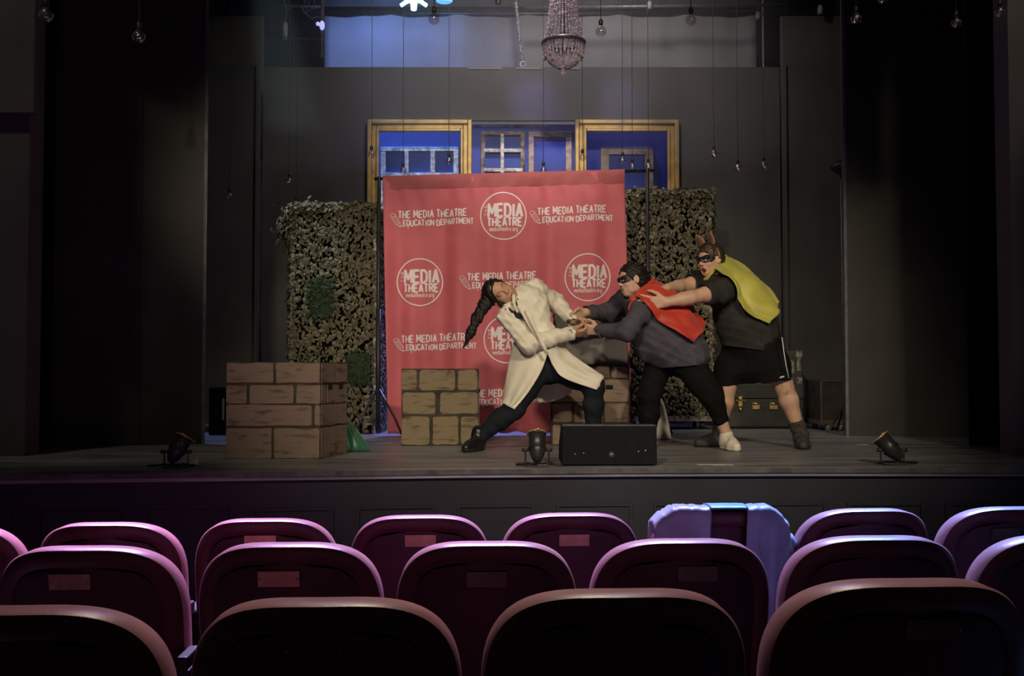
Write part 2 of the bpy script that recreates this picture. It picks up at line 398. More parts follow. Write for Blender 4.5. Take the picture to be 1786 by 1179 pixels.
# pale projection cloth above the wall
YC = 13.0
x0, x1, z0, z1 = at(566, 60, YC).x, at(1318, 60, YC).x, at(900, 135, YC).z - 0.9, at(900, 27, YC).z
r = thing('backcloth', 'pale grey hanging cloth above the scenic wall', 'backcloth', ((x0 + x1) / 2, YC, z0))
m = MB(); n = 64
P = [[(lerp(x0, x1, j / n) - (x0 + x1) / 2, 0.02 * math.sin(j * .55) + .012 * math.sin(j * 1.3 + i), lerp(0, z1 - z0, i / 4)) for j in range(n + 1)] for i in range(5)]
m.grid(P).build('cloth', mat('grey_cyc_cloth', (0.27, 0.265, 0.26), 0.85, 0.10, 1.6), r, True, solid=0.006)
MB().tube([(-(x1 - x0) / 2 - .05, 0, z1 - z0 + .02), ((x1 - x0) / 2 + .05, 0, z1 - z0 + .02)], 0.035, 10).build('top_pipe', M_steel, r, True)
MB().box((0, 0.0, z1 - z0 + .16), ((x1 - x0) + .02, .12, .13)).build('roller_case', M_black, r)
# ================================================================== banner
YBN = 8.8
TL, TR, BL, BR = at(668, 311, YBN), at(1089, 299, YBN), at(677, 757, YBN), at(1103, 752, YBN)
def fold(x, z):
    t = min(max((2.25 - z) / 2.2, 0), 1)
    a = 0.35 + 1.05 * t
    return a * (0.032 * math.sin(7.5 * x + 0.9 * math.sin(1.7 * z) + 0.5) + 0.018 * math.sin(17 * x - 1.1 * z + 1.0)
                + 0.010 * math.sin(31 * x + 0.7 * z)) + 0.006 * math.sin(40 * x + 14 * z) * max(0, 1 - 6 * t)
banner = thing('banner', 'red cloth banner printed with white theatre logos on a black stand', 'banner', (TL.x, YBN, 0))
m = MB(); nu, nv = 150, 70
P = []
for j in range(nv + 1):
    row = []
    for i in range(nu + 1):
        a = TL.lerp(TR, i / nu); b = BL.lerp(BR, i / nu); p = a.lerp(b, j / nv)
        row.append((p.x, YBN + fold(p.x, p.z), p.z + 0.006 * math.sin(i * .5) * (j / nv) ** 6))
    P.append(row)
M_ban = mat('red_banner_cloth', (0.54, 0.115, 0.15), 0.62, 0.05, 5, 0.12, sheen=0.2, bscale=220)
m.grid(P).build('fabric', M_ban, banner, True, solid=0.003, origin=banner.location)
# rod pocket
m = MB(); P = []
for j in range(5):
    row = []
    for i in range(nu + 1):
        a = TL.lerp(TR, i / nu); z = a.z + (0.020, 0.014, -0.012, -0.045, -0.105)[j]
        row.append((a.x, YBN + (0.0, -0.019, -0.021, -0.019, fold(a.x, z) - 0.004)[j] + .003 * math.sin(a.x * 37 + j), z))
    P.append(row)
m.grid(P).build('rod_pocket', mat('dark_red_hem', (0.38, 0.09, 0.105), 0.65, 0.05, 5), banner, True, origin=banner.location)
# stand
tube_m = M_plastic
pA, pB = at(661, 312, YBN), at(1129, 297, YBN)
m = MB(); m.tube([pA + Vector((-.04, 0, 0)), pB + Vector((.06, 0, 0))], 0.014, 8)
m.build('crossbar', tube_m, banner, True, origin=banner.location)
for q in (pA, pB):
    m = MB(); m.tube([(q.x, YBN, 0.10), (q.x, YBN, q.z + .02)], 0.017, 8); m.tube([(q.x, YBN, 0.05), (q.x, YBN, 1.1)], 0.022, 8)
    m.build('pole', tube_m, banner, True, origin=banner.location)
    m = MB()
    for k in range(3):
        a = math.radians(100 + 120 * k + (0 if q is pA else 40))
        m.tube([(q.x, YBN, 0.42), (q.x + .16 * math.cos(a), YBN + .16 * math.sin(a), 0.16), (q.x + .23 * math.cos(a), YBN + .23 * math.sin(a), 0.015)], 0.010, 6)
    m.build('tripod_foot', tube_m, banner, True, origin=banner.location)
    MB().ball((q.x + .03, YBN - .02, 1.12), 0.022, 8).build('clamp_knob', tube_m, banner, True, origin=banner.location)

# stroke lettering -------------------------------------------------
G = {'T': [[(0, 1), (1, 1)], [(.5, 1), (.5, 0)]], 'H': [[(0, 0), (0, 1)], [(1, 0), (1, 1)], [(0, .5), (1, .5)]],
     'E': [[(1, 1), (0, 1), (0, 0), (1, 0)], [(0, .5), (.85, .5)]], 'M': [[(0, 0), (0.05, 1), (.5, .3), (.95, 1), (1, 0)]],
     'D': [[(0, 0), (0, 1), (.55, 1), (.95, .8), (1, .5), (.95, .2), (.55, 0), (0, 0)]], 'I': [[(.5, 0), (.5, 1)]],
     'A': [[(0, 0), (.5, 1), (1, 0)], [(.2, .33), (.8, .33)]],
     'R': [[(0, 0), (0, 1), (.6, 1), (.97, .86), (.97, .64), (.6, .5), (0, .5)], [(.5, .5), (1, 0)]],
     'U': [[(0, 1), (0, .25), (.25, 0), (.75, 0), (1, .25), (1, 1)]],
     'C': [[(1, .82), (.75, 1), (.3, 1), (0, .72), (0, .28), (.3, 0), (.75, 0), (1, .18)]],
     'O': [[(.3, 0), (0, .3), (0, .7), (.3, 1), (.7, 1), (1, .7), (1, .3), (.7, 0), (.3, 0)]],
     'N': [[(0, 0), (0, 1), (1, 0), (1, 1)]], 'P': [[(0, 0), (0, 1), (.6, 1), (.97, .84), (.97, .6), (.6, .45), (0, .45)]],
     'm': [[(0, 0), (0, .62)], [(0, .5), (.25, .62), (.5, .5), (.5, 0)], [(.5, .5), (.75, .62), (1, .5), (1, 0)]],
     'e': [[(0, .32), (1, .32), (.95, .52), (.5, .64), (.05, .5), (0, .2), (.4, 0), (1, .08)]],
     'd': [[(1, 1), (1, 0)], [(1, .15), (.5, 0), (0, .2), (0, .45), (.5, .64), (1, .5)]], 'i': [[(.5, 0), (.5, .62)], [(.5, .86), (.5, .94)]],
     'a': [[(.05, .56), (.5, .64), (1, .5), (1, 0)], [(1, .35), (.3, .36), (0, .18), (.4, 0), (1, .12)]],
     't': [[(.5, .95), (.5, .1), (.9, 0)], [(.1, .62), (.95, .62)]], 'h': [[(0, 0), (0, 1)], [(0, .48), (.5, .64), (1, .5), (1, 0)]],
     'r': [[(0, 0), (0, .62)], [(0, .45), (.4, .62), (.9, .6)]], '.': [[(.45, 0), (.55, .06)]],
     'o': [[(.3, 0), (0, .2), (0, .45), (.3, .64), (.7, .64), (1, .45), (1, .2), (.7, 0), (.3, 0)]],
     'g': [[(1, .62), (1, -.15), (.6, -.3), (.1, -.22)], [(1, .15), (.5, 0), (0, .2), (0, .45), (.5, .64), (1, .5)]]}
NARROW = {'I': .35, 'i': .3, '.': .3, 't': .7, 'r': .7, 'm': 1.5, 'M': 1.25}
def on_cloth(px, py, lift=0.0075):
    p = at(px, py, YBN)
    return Vector((p.x, YBN + fold(p.x, p.z) - lift, p.z))
def ribbon(m, pts, wd):
    """a flat painted stroke (pixel polyline, pixel width) that follows the cloth"""
    seg = []
    for (x0, y0), (x1, y1) in zip(pts, pts[1:]):
        d = math.hypot(x1 - x0, y1 - y0); n = max(1, int(d / 3.5))
        if d < 1e-6: continue
        nx, ny = -(y1 - y0) / d * wd / 2, (x1 - x0) / d * wd / 2
        P = [[on_cloth(lerp(x0, x1, k / n) + s * nx, lerp(y0, y1, k / n) + s * ny) for s in (-1, 1)] for k in range(n + 1)]
        m.grid(P)
    for (x, y) in pts[1:-1]:
        m.add([on_cloth(x + wd / 2 * math.cos(a), y + wd / 2 * math.sin(a)) for a in [k * math.pi / 4 for k in range(8)]], [tuple(range(8))])
def write(m, text, x, y, h, lw, wd, gap, slope=0.0, jitter=0.0, rotate=0.0):
    """baseline starts at pixel (x, y); y grows down"""
    cx = 0.0; rr = random.Random(sum(map(ord, text)) % 991)
    ca, sa = math.cos(rotate), math.sin(rotate)
    for ch in text:
        if ch == ' ': cx += wd * 0.75; continue
        w_ = wd * NARROW.get(ch, 1.0); jy = rr.uniform(-1, 1) * jitter; js = 1 + rr.uniform(-1, 1) * jitter * .06; sk = rr.uniform(-.1, .1) * jitter * .5
        for st in G[ch]:
            pp = []
            for a, b in st:
                lx = cx + a * w_ + sk * b * h; ly = -(b * h * js) + jy
                pp.append((x + lx * ca - ly * sa, y + lx * sa + ly * ca - slope * lx))
            ribbon(m, pp, lw)
        cx += w_ + gap
    return cx
M_ink = mat('white_print', (0.78, 0.70, 0.74), 0.6, 0.04, 8)
def badge(x, y):
    m = MB(); n = 56
    for k in range(n):
        a0, a1 = 2 * math.pi * k / n, 2 * math.pi * (k + 1) / n
        m.grid([[on_cloth(x + r_ * math.cos(a), y + r_ * 1.03 * math.sin(a)) for r_ in (38.6, 40.6)] for a in (a0, a1)])
    write(m, 'MEDIA', x - 26, y + 1.5, 21.5, 4.4, 9.6, 3.6, 0.02)
    write(m, 'THEATRE', x - 27.5, y + 17.5, 13.5, 3.2, 5.9, 3.0, 0.02)
    write(m, 'mediatheatre.org', x - 24, y + 26.5, 8.0, 1.0, 2.25, 1.15, 0.02)
    write(m, 'THE', x - 29.2, y - 1.0, 3.4, 0.8, 3.2, 3.6, 0, 0, -math.pi / 2)
    o = m.build('round_logo', M_ink, banner, origin=banner.location)
    o['label'] = 'round white logo reading THE MEDIA THEATRE mediatheatre.org'
def slogan(x, y):
    """x, y: top left of the hand-lettered first line"""
    m = MB()
    write(m, 'THE MEDIA THEATRE', x, y + 13.5, 12.0, 2.3, 5.3, 2.35, 0.035, 0.9)
    write(m, 'EDUCATION DEPARTMENT', x + 8.5, y + 27.5, 9.6, 1.9, 4.5, 1.95, 0.035, 0.8)
    # pencil that draws a line
    px, py = x - 10, y + 9; d = (0.55, 0.83); n = (0.83, -0.55)
    Q = lambda u, v: (px + d[0] * u + n[0] * v, py + d[1] * u + n[1] * v)
    ribbon(m, [Q(0, -4), Q(17, -4), Q(24, 0), Q(17, 4), Q(0, 4), Q(-2.5, 2), Q(-2.5, -2), Q(0, -4)], 0.8)
    for v in (-1.4, 1.4): ribbon(m, [Q(3, v), Q(17, v)], 0.6)
    ribbon(m, [Q(3, -4), Q(3, 4)], 0.7)
    ribbon(m, [Q(17, -4), Q(18.5, -1.4), Q(17, 0), Q(18.5, 1.4), Q(17, 4)], 0.6)
    ribbon(m, [Q(21.5, 0), Q(24, 0)], 2.2)
    sx, sy = Q(24, 0)
    pts = [(sx + t * 38, sy - 2 + 1.6 * math.sin(t * 15) * (1 - t * .5) - t * 2.5) for t in [k / 22 for k in range(23)]]
    ribbon(m, pts, 0.7); ribbon(m, [(sx + 12, sy - 3), (sx + 14, sy + 2.5), (sx + 16, sy - 1.5)], 0.7)
    o = m.build('lettered_logo', M_ink, banner, origin=banner.location)
    o['label'] = 'hand-lettered THE MEDIA THEATRE EDUCATION DEPARTMENT with pencil'
for x, y in ((878, 377), (732, 492), (1025, 484), (884, 592)): badge(x, y)
for x, y in ((695, 367), (938, 361), (816, 476), (700, 584), (945, 578), (826, 679)): slogan(x, y)

# ================================================================== painted stone boxes
M_mortar = mat('dark_mortar_paint', (0.045, 0.035, 0.026), 0.8, 0.25, 12)
def brick_mat(nm, c, c2):
    m_ = mat(nm, c, 0.8, 0.2, 7, 0.15, col2=c2, stretch=(1, 1, 4.5))
    rp = [n for n in m_.node_tree.nodes if n.type == 'VALTORGB'][0].color_ramp
    rp.elements[0].position = 0.30; rp.elements[1].position = 0.47
    return m_
M_br1 = brick_mat('brown_stone_paint', (0.20, 0.145, 0.11), (0.085, 0.06, 0.045))
M_br2 = brick_mat('ochre_stone_paint', (0.20, 0.155, 0.095), (0.085, 0.062, 0.035))
def stone(P2, to3, th, nrm):
    """one proud stone from a rounded outline in face coordinates"""
    m = MB(); a = [to3(u, v, 0) for u, v in P2]; b = [to3(u, v, th) for u, v in P2]
    n = len(a); m.add(a + b, [tuple(range(n, 2 * n))] + [(i, (i + 1) % n, n + (i + 1) % n, n + i) for i in range(n)])
    return m
def outline(u0, v0, u1, v1, rad, seed):
    rr = random.Random(seed); pts = []
    rad = min(rad, (u1 - u0) * .35, (v1 - v0) * .35)
    for cu, cv, a0 in ((u1 - rad, v0 + rad, -90), (u1 - rad, v1 - rad, 0), (u0 + rad, v1 - rad, 90), (u0 + rad, v0 + rad, 180)):
        for k in range(3):
            a = math.radians(a0 + 45 * k); pts.append((cu + rad * math.cos(a), cv + rad * math.sin(a)))
    out = []
    for (a, b), (c, d) in zip(pts, pts[1:] + pts[:1]):
        out.append((a + rr.uniform(-.003, .003), b + rr.uniform(-.003, .003)))
        if math.hypot(c - a, d - b) > .12:
            for t in (.33, .66): out.append((lerp(a, c, t) + rr.uniform(-.004, .004), lerp(b, d, t) + rr.uniform(-.004, .004)))
    return [(min(max(a, 0.001), 9), max(b, .002)) for a, b in out]
def stone_box(label, loc, rz, W, D, Hh, front, side, mtl, rad, holes=(), seed=0, lean=0.0):
    """front/side: stone rectangles in fractions (u0, v0 from top, u1, v1)"""
    r = thing('stone_box', label, 'box', loc, math.radians(rz), 'painted stone boxes')
    sx, sy = math.sin(lean), math.cos(lean)        # direction of the right side
    MB().prism([(0, 0, 0), (W, 0, 0), (W + D * sx, D * sy, 0), (0, D * sy, 0)], (0, 0, Hh)).build('body', M_mortar, r)
    k = seed
    for (a, b, c, d) in front:
        k += 1; o = outline(a * W, (1 - d) * Hh, c * W, (1 - b) * Hh, rad, k)
        stone(o, lambda u, v, t: (u, -t, v), 0.005, None).build('stone', mtl, r)
    for (a, b, c, d) in side:
        k += 1; o = outline(a * D, (1 - d) * Hh, c * D, (1 - b) * Hh, rad * .5, k)
        stone(o, lambda u, v, t: (W + u * sx + t * sy, u * sy - t * sx, v), 0.005, None).build('stone', mtl, r)
    for kind, u, v in holes:
        m = MB()
        if kind == 'side': m.box((W + u * D * sx + .004, u * D * sy, (1 - v) * Hh), (0.012, 0.055, 0.036), rot('Z', -math.degrees(lean)))
        else: m.box((u * W, -0.004, (1 - v) * Hh), (0.055, 0.012, 0.034))
        m.build('hand_hole', mat('hole_black', (0.002, 0.002, 0.002), 0.9), r, bevel=0.012)
    return r
fA = [(.005, .01, .50, .215), (.525, .01, .995, .215), (.005, .24, .22, .43), (.25, .24, .715, .43), (.745, .24, .995, .43),
      (.005, .445, .91, .66), (.945, .445, .995, .66), (.005, .685, .485, .995), (.51, .685, .995, .995)]
sA = [(.02, .01, .54, .215), (.58, .01, .98, .215), (.02, .24, .17, .43), (.22, .24, .86, .43), (.90, .24, .98, .43),
      (.02, .445, .62, .66), (.66, .445, .98, .66), (.02, .685, .38, .995), (.42, .685, .98, .995)]
pL = at(393.5, 799.5, 6.40); pR = at(556, 797.5, 6.49)
stone_box('large brown painted stone box nearest the left stage edge', (pL.x, 6.40, 0), 3.0, 0.590, 0.42, 0.612, fA, sA, M_br1, 0.012, [('side', .32, .26), ('side', .72, .26)], 10, math.radians(17))
fB = [(.003, .015, .195, .28), (.23, .015, .69, .28), (.73, .015, .985, .28), (.015, .31, .44, .59), (.50, .31, .992, .585),
      (.003, .625, .365, .985), (.405, .62, .74, .985), (.77, .62, .992, .985)]
sB = [(.02, .015, .98, .28), (.02, .31, .98, .585), (.02, .62, .98, .985)]
p = at(700, 777.5, 7.56)
stone_box('tan painted stone box in front of the banner by the lunging foot', (p.x, 7.56, 0), 2.0, 0.575, 0.46, 0.575, fB, sB, M_br2, 0.022, [('side', .3, .28)], 40)
fC = [(.01, .015, .35, .155), (.38, .015, .75, .155), (.775, .015, .99, .155), (.01, .18, .99, .455), (.02, .48, .265, .71), (.30, .48, .66, .71), (.69, .48, .99, .71), (.02, .745, .45, .985), (.49, .745, .99, .985)]
p = at(961, 776.5, 7.62)
stone_box('brown painted stone box behind the black floor monitor', (p.x, 7.62, 0), -1.5, 0.585, 0.46, 0.60, fC, sB, M_br1, 0.014, [('front', .75, .275)], 70)
# grey crate standing on that box
r = thing('crate', 'plain dark grey crate on the stone box behind the clasped hands', 'crate', (p.x + 0.02, 7.66, 0.604), math.radians(-1.5))
MB().box((0.285, 0.20, 0.19), (0.56, 0.40, 0.38)).build('body', mat('grey_crate_paint', (0.13, 0.12, 0.115), 0.6, 0.15, 3, 0.05), r, bevel=0.008)
MB().box((0.285, 0.20, 0.3915), (0.572, 0.412, 0.022)).build('lid', MATS['grey_crate_paint'], r, bevel=0.004)

# ================================================================== camouflage pillars
M_net = mat('camouflage_scraps', (0.1, 0.1, 0.05), 0.75, island=[(0.038, 0.038, 0.020), (0.15, 0.125, 0.075), (0.052, 0.056, 0.028), (0.185, 0.158, 0.10), (0.075, 0.07, 0.042), (0.13, 0.118, 0.08)])
M_netg = mat('green_scraps', (0.03, 0.07, 0.025), 0.8, island=[(0.012, 0.026, 0.009), (0.022, 0.042, 0.016), (0.018, 0.032, 0.013)])
def scraps(m, n, place, size, droop=0.5):
    for k in range(n):
        p, nrm = place(); nrm = Vector(nrm)
        down = Vector((rng.normal(0, .55), rng.normal(0, .35), -1 + rng.normal(0, .6)))
        t = (down - nrm * down.dot(nrm))
        if t.length < .05: t = nrm.orthogonal()
        t.normalize(); s_ = nrm.cross(t)
        L = size * rng.uniform(.6, 1.35); W_ = L * rng.uniform(.35, .75); lift = rng.uniform(.004, .02)
        curl = rng.uniform(.2, .9) * L; tw = rng.normal(0, .35)
        p = Vector(p) + nrm * lift
        vs = []
        for q, (u, wv, h_) in enumerate(((0, .5, 0), (.5, 1.0, curl * .55), (1.0, .35, curl * .35 + tw * L * .3))):
            for e in (-1, 1):
                vs.append(p + t * (u * L) + s_ * (e * wv * W_ / 2) + nrm * (h_ + e * tw * W_ * .4))
        m.add(vs, [(0, 1, 3, 2), (2, 3, 5, 4)])
def pillar(label, x0, x1, Y, D, z0, z1, nleaf, green, bush=None, cart=False):
    r = thing('camouflage_pillar', label, 'stage pillar', ((x0 + x1) / 2, Y, 0), group='camouflage netting pillars')
    W_ = x1 - x0; O = r.location
    MB().box((0, D / 2, (z0 + z1) / 2 - .01), (W_ - .05, D - .04, z1 - z0 - .03)).build('core', M_velour, r)
    m = MB()
    for sx in (-1, 1):
        for sy in (0, 1): m.box((sx * (W_ / 2 - .02), .02 + sy * (D - .04), (z0 + z1) / 2), (.03, .03, z1 - z0))
    m.build('post', mat('pale_post', (0.42, 0.40, 0.42), 0.6), r)
    def place():
        q = rng.random(); top = W_ * D; fr = W_ * (z1 - z0); sd = D * (z1 - z0) * .8
        q *= top + fr + 2 * sd
        if q < fr: return (rng.uniform(-W_ / 2, W_ / 2), -.012, z0 + (z1 - z0) * rng.random() ** .88), (0, -1, 0)
        q -= fr
        if q < 2 * sd:
            s = -1 if q < sd else 1
            return (s * (W_ / 2 + .005), rng.uniform(0, D), rng.uniform(z0, z1)), (s, 0, 0)
        return (rng.uniform(-W_ / 2, W_ / 2), rng.uniform(0, D), z1), (0, 0, 1)
    m = MB(); scraps(m, nleaf, place, .040)
    # ruffled top edge
    scraps(m, nleaf // 12, lambda: ((rng.uniform(-W_ / 2, W_ / 2), rng.uniform(-.02, .06), z1 + rng.uniform(-.05, .015)), (rng.normal(0, .3), -.8, .6)), .05)
    tag(m.build('netting', M_net, r), kind='stuff')
    for gx, gz, gr, gh in green:
        m = MB(); scraps(m, 420, lambda: ((gx + gr * rng.uniform(-1, 1) * (1 - .5 * rng.random()), -.03, gz + gh * rng.uniform(-1, 1)), (rng.normal(0, .2), -1, .1)), .05)
        tag(m.build('green_patch', M_netg, r), kind='stuff')
    if bush:
        bx, bz, bw, bh = bush
        m = MB(); scraps(m, 240, lambda: ((bx + bw * rng.normal(0, .5), .05 + .06 * rng.normal(), bz + bh * rng.normal(0, .5)), (rng.normal(-.6, .4), -.7, rng.normal(.2, .4))), .05)
        tag(m.build('leafy_tuft', M_net, r), kind='stuff')
    return r
YL = 9.1
x0, x1, z1 = at(506, 500, YL).x, at(657, 500, YL).x, at(580, 358, YL).z
def lx(px): return at(px, 500, YL).x - (x0 + x1) / 2
lp = pillar('tall camouflage netting pillar left of the red banner', x0, x1, YL, 0.5, 0.0, z1, 7500,
       [(lx(562), at(560, 517, YL).z, .12, .16), (lx(628), at(628, 640, YL).z, .10, .12)], (lx(503), at(500, 395, YL).z, .10, .17))
# dangling fringe strips low on its right side
m = MB()
for k in range(8):
    z = at(645, 655 + k * 12, YL).z
    m.box((lx(647), -.03, z), (.10, .006, .022), rot('Y', random.uniform(-6, 6)))
m.build('fringe_strip', mat('pale_fringe', (0.20, 0.18, 0.17), 0.7), lp)
YR = 9.75
x0, x1, z1 = at(1088, 500, YR).x, at(1243, 500, YR).x, at(1170, 334, YR).z
rp_ = pillar('camouflage netting pillar on a dolly right of the red banner', x0, x1, YR, 0.55, 0.13, z1, 8500, [])
W_ = x1 - x0
MB().box((0, .27, .105), (W_ + .02, .6, .05)).build('dolly_board', mat('dolly_timber', (0.25, 0.22, 0.22), 0.6), rp_, bevel=.004)
for sx in (-1, 1):
    for sy in (.06, .48):
        m = MB(); m.lathe([(.001, -.016), (.036, -.016), (.04, -.01), (.04, .01), (.036, .016), (.001, .016)], 14, (sx * (W_ / 2 - .1), sy, .041), rot('Y', 90))
        m.build('caster', M_plastic, rp_, True)

# ================================================================== trunks and cases at the right wing
YT = 9.90
xa, xb = at(1262, 700, YT).x, at(1402, 700, YT).x; Ht = at(1300, 669, YT).z
r = thing('trunk', 'black trunk with brass latches behind the man in shorts', 'trunk', ((xa + xb) / 2, YT, 0))
Wt = xb - xa; O = r.location
M_case = mat('black_case_fibre', (0.028, 0.028, 0.027), 0.5, 0.2, 8, 0.15)
MB().box((0, .22, .5 * (Ht - .16) + .01), (Wt, .44, Ht - .16)).build('body', M_case, r, bevel=.01)
MB().box((0, .22, Ht - .075), (Wt + .012, .452, .15)).build('lid', M_case, r, bevel=.012)
m = MB(); m.box((0, -.004, .035), (Wt, .01, .018))
for k in range(24): m.ball((-Wt / 2 + .03 + k * (Wt - .06) / 23, -.008, .035), .006, 6)
m.build('riveted_strip', mat('dull_rivet_strip', (0.06, 0.05, 0.03), 0.5, metal=.6), r)
def lxt(px, py): q = at(px, py, YT); return (q.x - O.x, q.z)
for px in (1318, 1349):
    x, z = lxt(px, 708); lt = MB().box((x, -.008, z), (.085, .016, .07)).build('latch', M_brass, r, bevel=.006)
    MB().tube([(x - .036, -.02, z + .022), (x + .036, -.02, z + .022)], .012, 8).build('latch_bar', M_brass, lt, True)
x, z = lxt(1291, 704); lt = MB().box((x, -.008, z + .02), (.05, .016, .10)).build('lock_plate', M_brass, r, bevel=.008)
for dx, dz, rr_ in ((0, .045, .022), (0, -.055, .02), (-.035, .03, .011), (.035, .03, .011)): MB().ball((x + dx, -.014, z + dz), rr_, 8).build('lock_knob', M_brass, lt, True)
# road case on top of it
xa, xb = at(1318, 640, YT).x, at(1400, 640, YT).x; z1 = at(1380, 612, YT).z; Hc = z1 - Ht
r = thing('road_case', 'small black road case with scuffed metal corners on the trunk', 'case', ((xa + xb) / 2, YT + .03, Ht + .002))
MB().box((0, .18, Hc / 2), (xb - xa, .36, Hc)).build('body', M_case, r, bevel=.006)
M_scuff = mat('scuffed_metal', (0.30, 0.28, 0.24), 0.5, 0.5, 30, metal=0.5, col2=(0.05, 0.05, 0.045))
m = MB()
for sx in (-1, 1):
    for zz in (.03, Hc - .03): m.box((sx * ((xb - xa) / 2 - .028), -.003, zz), (.06, .012, .062))
m.build('corner_plate', M_scuff, r)
m = MB(); m.box(((xb - xa) / 2 - .03, -.003, Hc / 2 + .03), (.04, .01, Hc * .42)); m.box(((xb - xa) / 2 - .10, -.003, Hc / 2), (.045, .01, Hc * .42))
m.build('hinge_plate', M_scuff, r)
# dark equipment case on casters by the right masking flat
YD = 9.55
xa, xb = at(1432, 700, YD).x, at(1482, 700, YD).x; z1 = at(1450, 663, YD).z; z0 = at(1450, 738, YD).z
r = thing('rolling_case', 'dark rolling equipment case half hidden by the right masking flat', 'case', ((xa + xb) / 2, YD, 0))
MB().box((0, .25, (z0 + .03 + z1) / 2), (xb - xa, .5, z1 - z0 - .03)).build('body', mat('brown_black_case', (0.045, 0.038, 0.035), 0.6), r, bevel=.006)
m = MB()
for sx in (-1, 1): m.box((sx * (xb - xa) / 2, -.004, (z0 + z1) / 2), (.014, .014, z1 - z0))
m.box((0, -.004, z1 - .004), (xb - xa, .014, .014)); m.build('edge_trim', mat('dull_edge', (0.12, 0.10, 0.085), 0.5), r)
MB().box((0, .25, z0 + .01), (xb - xa + .02, .52, .04)).build('dolly_board', mat('dolly_brown', (0.12, 0.085, 0.06), 0.7), r)
M_wheel = mat('grey_wheel', (0.34, 0.34, 0.37), 0.5)
for sx in (-1, 1):
    for sy in (.05, .45):
        m = MB(); m.lathe([(.001, -.016), (.04, -.016), (.0449, -.01), (.0449, .01), (.04, .016), (.001, .016)], 16, (sx * (xb - xa) / 2 * .45, sy, .045), rot('Y', 90))
        m.build('caster', M_wheel, r, True)
# dark speaker cabinet left of the large stone box
YS = 8.85
xa, xb = at(364, 700, YS).x, at(402, 700, YS).x; z1 = at(380, 676, YS).z
r = thing('speaker_cabinet', 'black speaker cabinet in shadow behind the large stone box', 'speaker', ((xa + xb) / 2, YS, 0))
MB().box((0, .2, z1 / 2), (xb - xa, .4, z1)).build('body', M_velour, r, bevel=.008)
MB().box((.035, -.008, z1 * .55), (.016, .014, z1 * .45)).build('handle_strip', mat('grey_strip', (0.25, 0.23, 0.22), 0.5), r)
# lamp on a side boom, peeping out by the right masking flat
YP = 9.2
q = at(1467, 292, YP)
r = thing('boom_lamp', 'black flood lamp on a thin stand beside the right masking flat', 'stage lamp', (q.x, YP, 0))
MB().tube([(0, 0, .02), (0, 0, q.z + .05)], .012, 8).build('stand', mat('stand_grey', (0.14, 0.13, 0.12), 0.5, metal=.5), r, True)
m = MB(); m.lathe([(.012, 0), (.04, .03), (.075, .10), (.08, .12), (.072, .12)], 14, (-.10, 0, q.z), rot('Y', 90)); m.build('housing', M_plastic, r, True)
m = MB()
for k in range(3):
    a = math.radians(90 + 120 * k); m.tube([(0, 0, .25), (.2 * math.cos(a), .2 * math.sin(a), .012)], .009, 6)
m.build('tripod_foot', M_plastic, r)

# ================================================================== cloths
def cloth_heap(nm, label, cat, rim, apex, mtl, folds, Yc, amp=.015, seed=1, pw=.8):
    """a draped heap: floor outline rising to an apex"""
    r = thing(nm, label, cat, (apex[0], Yc, 0)); rr = random.Random(seed)
    m = MB(); n = 48; P = []
    for j in range(15):
        t = j / 14; row = []
        for i in range(n):
            a = 2 * math.pi * i / n
            bx, by = rim(a); s = (1 - t) ** pw * .93 + .07 * (1 - t)
            wob = 1 + folds * math.sin(4 * a + 2.6 * t + seed) * (1 - t) ** .5 + folds * .6 * math.sin(9 * a - 4 * t + 1.3 * seed)
            row.append((bx * s * wob + (apex[3] if len(apex) > 3 else 0) * t, by * s * wob, .004 + (apex[2] - .004) * t ** .9 + amp * math.sin(5 * a + 6 * t) * t * (1 - t)))
        P.append(row)
    m.grid(P, True); m.add([P[-1][i] for i in range(n)], [tuple(range(n))])
    m.build('drape', mtl, r, True, solid=.004)
    return r
q0 = at(606, 705, 7.0); q1 = at(622, 787, 7.0)
cloth_heap('green_cloth', 'green satin cloth heaped behind the large stone box', 'cloth', lambda a: (.145 * math.cos(a), .14 * math.sin(a)),
           (at(603, 780, 7.05).x, 0, q0.z + .03, -.10), mat('green_satin', (0.03, 0.13, 0.075), 0.4, 0.2, 4, sheen=.3), .16, 7.12, .04, 3, 1.0)
qs = at(1140, 690, 8.35)
r = cloth_heap('white_sack', 'slumped white cloth sack behind the dark leggings', 'sack', lambda a: (.145 * math.cos(a), .13 * math.sin(a)),
               (qs.x, 0, at(1140, 684, 8.35).z, -.0), mat('white_sackcloth', (0.66, 0.62, 0.56), 0.75, 0.08, 6, 0.2), .07, 8.35, .03, 5, .42)
MB().torus((0, 0, .27), .034, .008).build('tie', mat('sack_cord', (0.3, 0.25, 0.2), 0.7), r, True)

